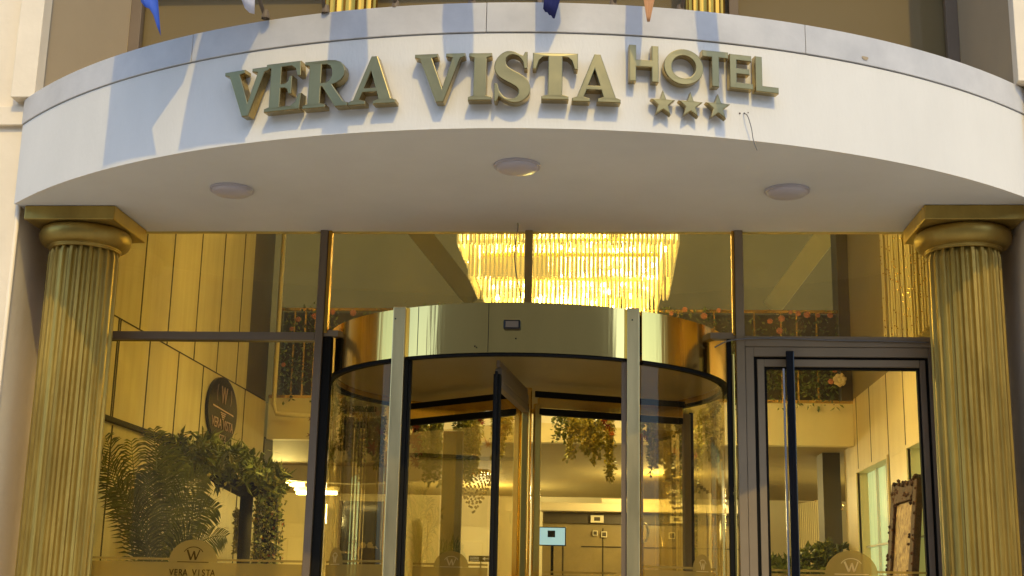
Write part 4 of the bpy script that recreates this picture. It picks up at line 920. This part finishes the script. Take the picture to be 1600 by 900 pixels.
for px, py, Y, sag, m in ((165,682,8.2,.15,'leaf'),(150,710,8.0,.2,'leaf'),(240,672,8.2,.25,'leaf2'),(262,700,8.3,.3,'leaf2'),(322,742,8.1,.42,'leaf2'),(340,795,8.1,.35,'leaf2'),(352,838,7.9,.32,'leaf2'),(300,835,7.8,.28,'leaf'),(205,690,8.4,.1,'leaf2'),(285,725,8.4,.35,'leaf2'),(180,760,7.9,.3,'leaf'),(318,770,8.3,.4,'leaf2'),(230,740,8.0,.3,'leaf'),(258,680,8.5,.2,'leaf')):
    frond(fb+Vector((random.uniform(-.07, .1), random.uniform(-.06, .06), random.uniform(-.1, .05))), atY(px, py, Y), sag, m=m)

# tree-shaped planter with lush crown
tb = atY(386, 800, 9.6)
te = empty('artificial_tree', (tb.x, 9.6, Z0), 'artificial tree with dark trunk and lush leafy crown below the oval sign', 'tree')
MB().tube([(tb.x, 9.6, Z0), (tb.x-.005, 9.6, 1.9), (tb.x-.01, 9.6, 2.30)], [.06, .048, .05], 12).build('trunk', M['trunk'], te, smooth=True)
A, B_, C_ = atY(300, 722, 9.6), atY(385, 768, 9.6), atY(438, 752, 9.6)
MB().tube([A, A.lerp(B_, .5)+Vector((0,0,-.02)), B_, B_.lerp(C_, .6), C_], [.02, .045, .062, .05, .02], 10).build('bough', M['trunk'], te, smooth=True)
MB().box(tb.x-.10, tb.x+.10, 9.5, 9.7, Z0, Z0+.12).build('foot', M['trunk'], te, bevel=.01)
for m, cnt, szs in (('leaf', 560, (.05, .13)), ('leaf2', 620, (.06, .15)), ('leaf_y', 230, (.05, .11))):
    b = MB()
    for _ in range(cnt):
        px = random.uniform(235, 400) if random.random() < .75 else random.uniform(395, 442)
        top = 685+14*math.sin(px*.09) if px < 330 else (690+(px-330)*.35 if px < 400 else 735-6*math.sin(px*.2)); bot = 742 if px < 330 else 757+(0 if px < 400 else 12)
        py = random.uniform(top, bot); Y = 9.6+random.gauss(0, .16)
        b.leaf(atY(px, py, Y), rdir()+Vector((.3, -.2, .15)), rdir(), random.uniform(*szs), random.uniform(.02, .042))
    b.build('crown', M[m], te, normals=False)
b = MB()
for _ in range(150):
    px = random.uniform(240, 405); p = atY(px, 700+random.uniform(-12, 35)+max(0, px-330)*.3, 9.5+random.gauss(0, .12)); a = random.uniform(0, 2*math.pi)
    d = Vector((math.cos(a), -.3, .35+.6*random.random())).normalized(); n_ = rdir()
    sd_ = d.cross(n_).normalized()*.011; L = random.uniform(.12, .24); q = p+d*L*.5; e_ = q+(d+Vector((0, 0, -.9))).normalized()*L*.5
    b.face([p-sd_*.4, p+sd_*.4, q+sd_, q-sd_]); b.face([q-sd_, q+sd_, e_])
b.build('crown', M['leaf2'], te, normals=False)
# climbing green wall right of the trunk
ge = empty('flowering_column', (atY(418, 820, 10.2).x, 10.2, Z0), 'column of yellow green leaves and small blossoms beside the dark trunk', 'plant')
gx0, gx1 = atY(402, 820, 10.2).x, atY(438, 820, 10.2).x
MB().box((gx0+gx1)/2-.05, (gx0+gx1)/2+.05, 10.2, 10.3, Z0, 2.35).build('post', M['trunk'], ge)
for m, cnt in (('leaf', 900), ('leaf2', 700), ('leaf_y', 800), ('rose_c', 120), ('orange_leaf', 60)):
    b = MB()
    for _ in range(cnt):
        z = random.uniform(1.2, 2.42); b.leaf((random.uniform(gx0, gx1)+random.gauss(0, .02), 10.2+random.uniform(-.12, .1), z), rdir(), rdir(), random.uniform(.025, .05), random.uniform(.015, .028))
    b.build('foliage', M[m], ge, normals=False)
for _ in range(1):
    b = MB()
    for k in range(500):
        px, py = random.uniform(366, 384), random.uniform(795, 865); b.leaf(atY(px, py, 10.3), rdir(), rdir(), .035, .02)
    b.build('foliage', M['leaf_y'], ge, normals=False)
# wall lamp and cabinet seen below the crown
P = atY(352, 802, 15.5); e = empty('ceiling_lamp', P, 'glowing crystal lamp seen below the artificial tree crown', 'lamp')
MB().lathe([(.10, P.z+.03), (.13, P.z+.03), (.13, P.z-.0), (.10, P.z-.0)], P.x, P.y, 24).build('ring', M['crystal_ring'], e)
MB().lathe([(.001, P.z-.04), (.09, P.z-.03), (.10, P.z+.028), (.001, P.z+.03)], P.x, P.y, 24).build('diffuser', M['lamp_lit'], e, smooth=True)
MB().tube([(P.x, P.y, P.z+.03), (P.x, P.y, 2.968)], .008, 6).build('stem', M['crystal_ring'], e)

# ------------------------------------------------------------ right side of the lobby
# ornate frame leaning on the right wall
c1, c2 = atX(1376, 762, 2.02), atX(1418, 756, 2.02)
of = empty('ornate_frame', ((2.05), (c1.y+c2.y)/2, Z0), 'carved dark walnut standing frame with mottled canvas by the mint glazing', 'picture frame')
y0_, y1_ = c2.y+.06, c1.y; zt = 2.45
def slant(z): return 2.12-.10*(zt-z)
def fbox(ya, yb, za, zb, th_, m, nm, off=0):
    b = MB(); pts = []
    for x_ in (0, th_):
        for (yy, zz) in ((ya, za), (yb, za), (yb, zb), (ya, zb)): pts.append((slant(zz)+x_-off, yy, zz))
    v = [b.bm.verts.new(p) for p in pts]
    for f in ((0,1,2,3),(7,6,5,4),(0,4,5,1),(1,5,6,2),(2,6,7,3),(3,7,4,0)): b.bm.faces.new([v[i] for i in f])
    return b.build(nm, M[m], of, bevel=.008)
fbox(y0_, y0_+.12, Z0+.0, zt, .05, 'carved', 'side_rail', .02); fbox(y1_-.13, y1_, Z0+.0, zt, .05, 'carved', 'side_rail', .02); fbox(y0_+.121, y1_-.131, zt-.16, zt-.02, .045, 'carved', 'top_rail', .02)
fbox(y0_+.121, y1_-.131, Z0+.1, zt-.161, .02, 'tapestry', 'canvas')
b = MB()
for k in range(60): zz = random.uniform(1.5, zt); yy = random.choice((y0_+.03, y1_-.03, y0_+.15, y1_-.15)); b.ball((slant(zz)-.02, yy+random.uniform(-.02, .02), zz), random.uniform(.008, .016), 1, jit=.2)
for k in range(34): b.ball((slant(zt)-.025, random.uniform(y0_, y1_), zt-.03+random.uniform(-.13, .03)), random.uniform(.010, .022), 1, jit=.2)
b.build('carving', M['carved'], of, smooth=True)
# dark pier, slatted screen and leafy planter seen through the side door
wallthing('pier', MB().box(2.03, 2.195, 12.75, 13.1, Z0, 2.969), 'upper_dark', 'dark pier under the mezzanine beyond the honey panelling', 'pier')
sl = empty('slatted_screen', (2.4, 16.2, Z0), 'slatted wooden screen at the back seen through the side door', 'screen')
xa_, xb_ = atY(1246, 780, 16.2).x, atY(1312, 780, 16.2).x; n = 22; b = MB()
for k in range(n): x = xa_+(xb_-xa_)*k/n; b.box(x, x+.016, 16.2, 16.24, Z0, 2.72+.10*k/n)
b.build('slats', M['plank'], sl); MB().box(xa_, xb_, 16.25, 16.28, Z0, 2.75).build('backing', M['counter'], sl)
pl = empty('planter', (1.6, 12.6, Z0), 'long planter of dark broad leaves seen through the side door', 'plant')
xa_, xb_ = atY(1196, 830, 12.6).x, atY(1322, 830, 12.6).x
MB().box(xa_, xb_, 12.45, 12.75, Z0, 1.72).build('trough', M['trunk'], pl, bevel=.01)
for m, cnt in (('leaf', 900), ('leaf2', 260)):
    b = MB()
    for _ in range(cnt):
        x = random.uniform(xa_, xb_); h_ = 2.02+.08*math.sin(x*7)
        b.leaf((x, 12.6+random.uniform(-.15, .15), random.uniform(1.68, h_)), rdir()+Vector((0, -.2, .4)), rdir(), random.uniform(.06, .12), random.uniform(.03, .06))
    b.build('foliage', M[m], pl, normals=False)
P = atY(1302, 795, 14.6); e = empty('crystal_lamp', P, 'small crystal lamp glinting above the dark planter', 'lamp')
b = MB(); 
for k in range(26): b.ball(P+Vector((random.gauss(0, .08), random.gauss(0, .05), random.gauss(0, .06))), .014, 1)
b.build('beads', M['crystal_ring'], e); MB().ball(P+Vector((0, .0, .0)), .03, 2).build('bulb', M['bulb'], e, smooth=True); MB().tube([P, (P.x, P.y, 2.969)], .006, 6).build('stem', M['crystal_ring'], e)
# small direction plate
P = atY(751, 873, 16.0); e = empty('notice_plate', P, 'small dark notice plate with white arrow and lines low at the back', 'sign')
MB().box(P.x-.145, P.x+.145, P.y, P.y+.02, P.z-.035, P.z+.035).build('plate', M['sign_black'], e, bevel=.003)
b = MB()
for i in range(3): b.box(P.x-.13, P.x-.02, P.y-.003, P.y-.001, P.z+.012-.017*i, P.z+.019-.017*i)
b.box(P.x+.05, P.x+.12, P.y-.003, P.y-.001, P.z-.004, P.z+.004); b.face([(P.x+.02, P.y-.002, P.z), (P.x+.055, P.y-.002, P.z+.022), (P.x+.055, P.y-.002, P.z-.022)]); b.build('marking', M['white'], e)
MB().tube([P+Vector((0, .01, -.036)), (P.x, P.y+.01, Z0)], .01, 6).build('stand', M['frame'], e)
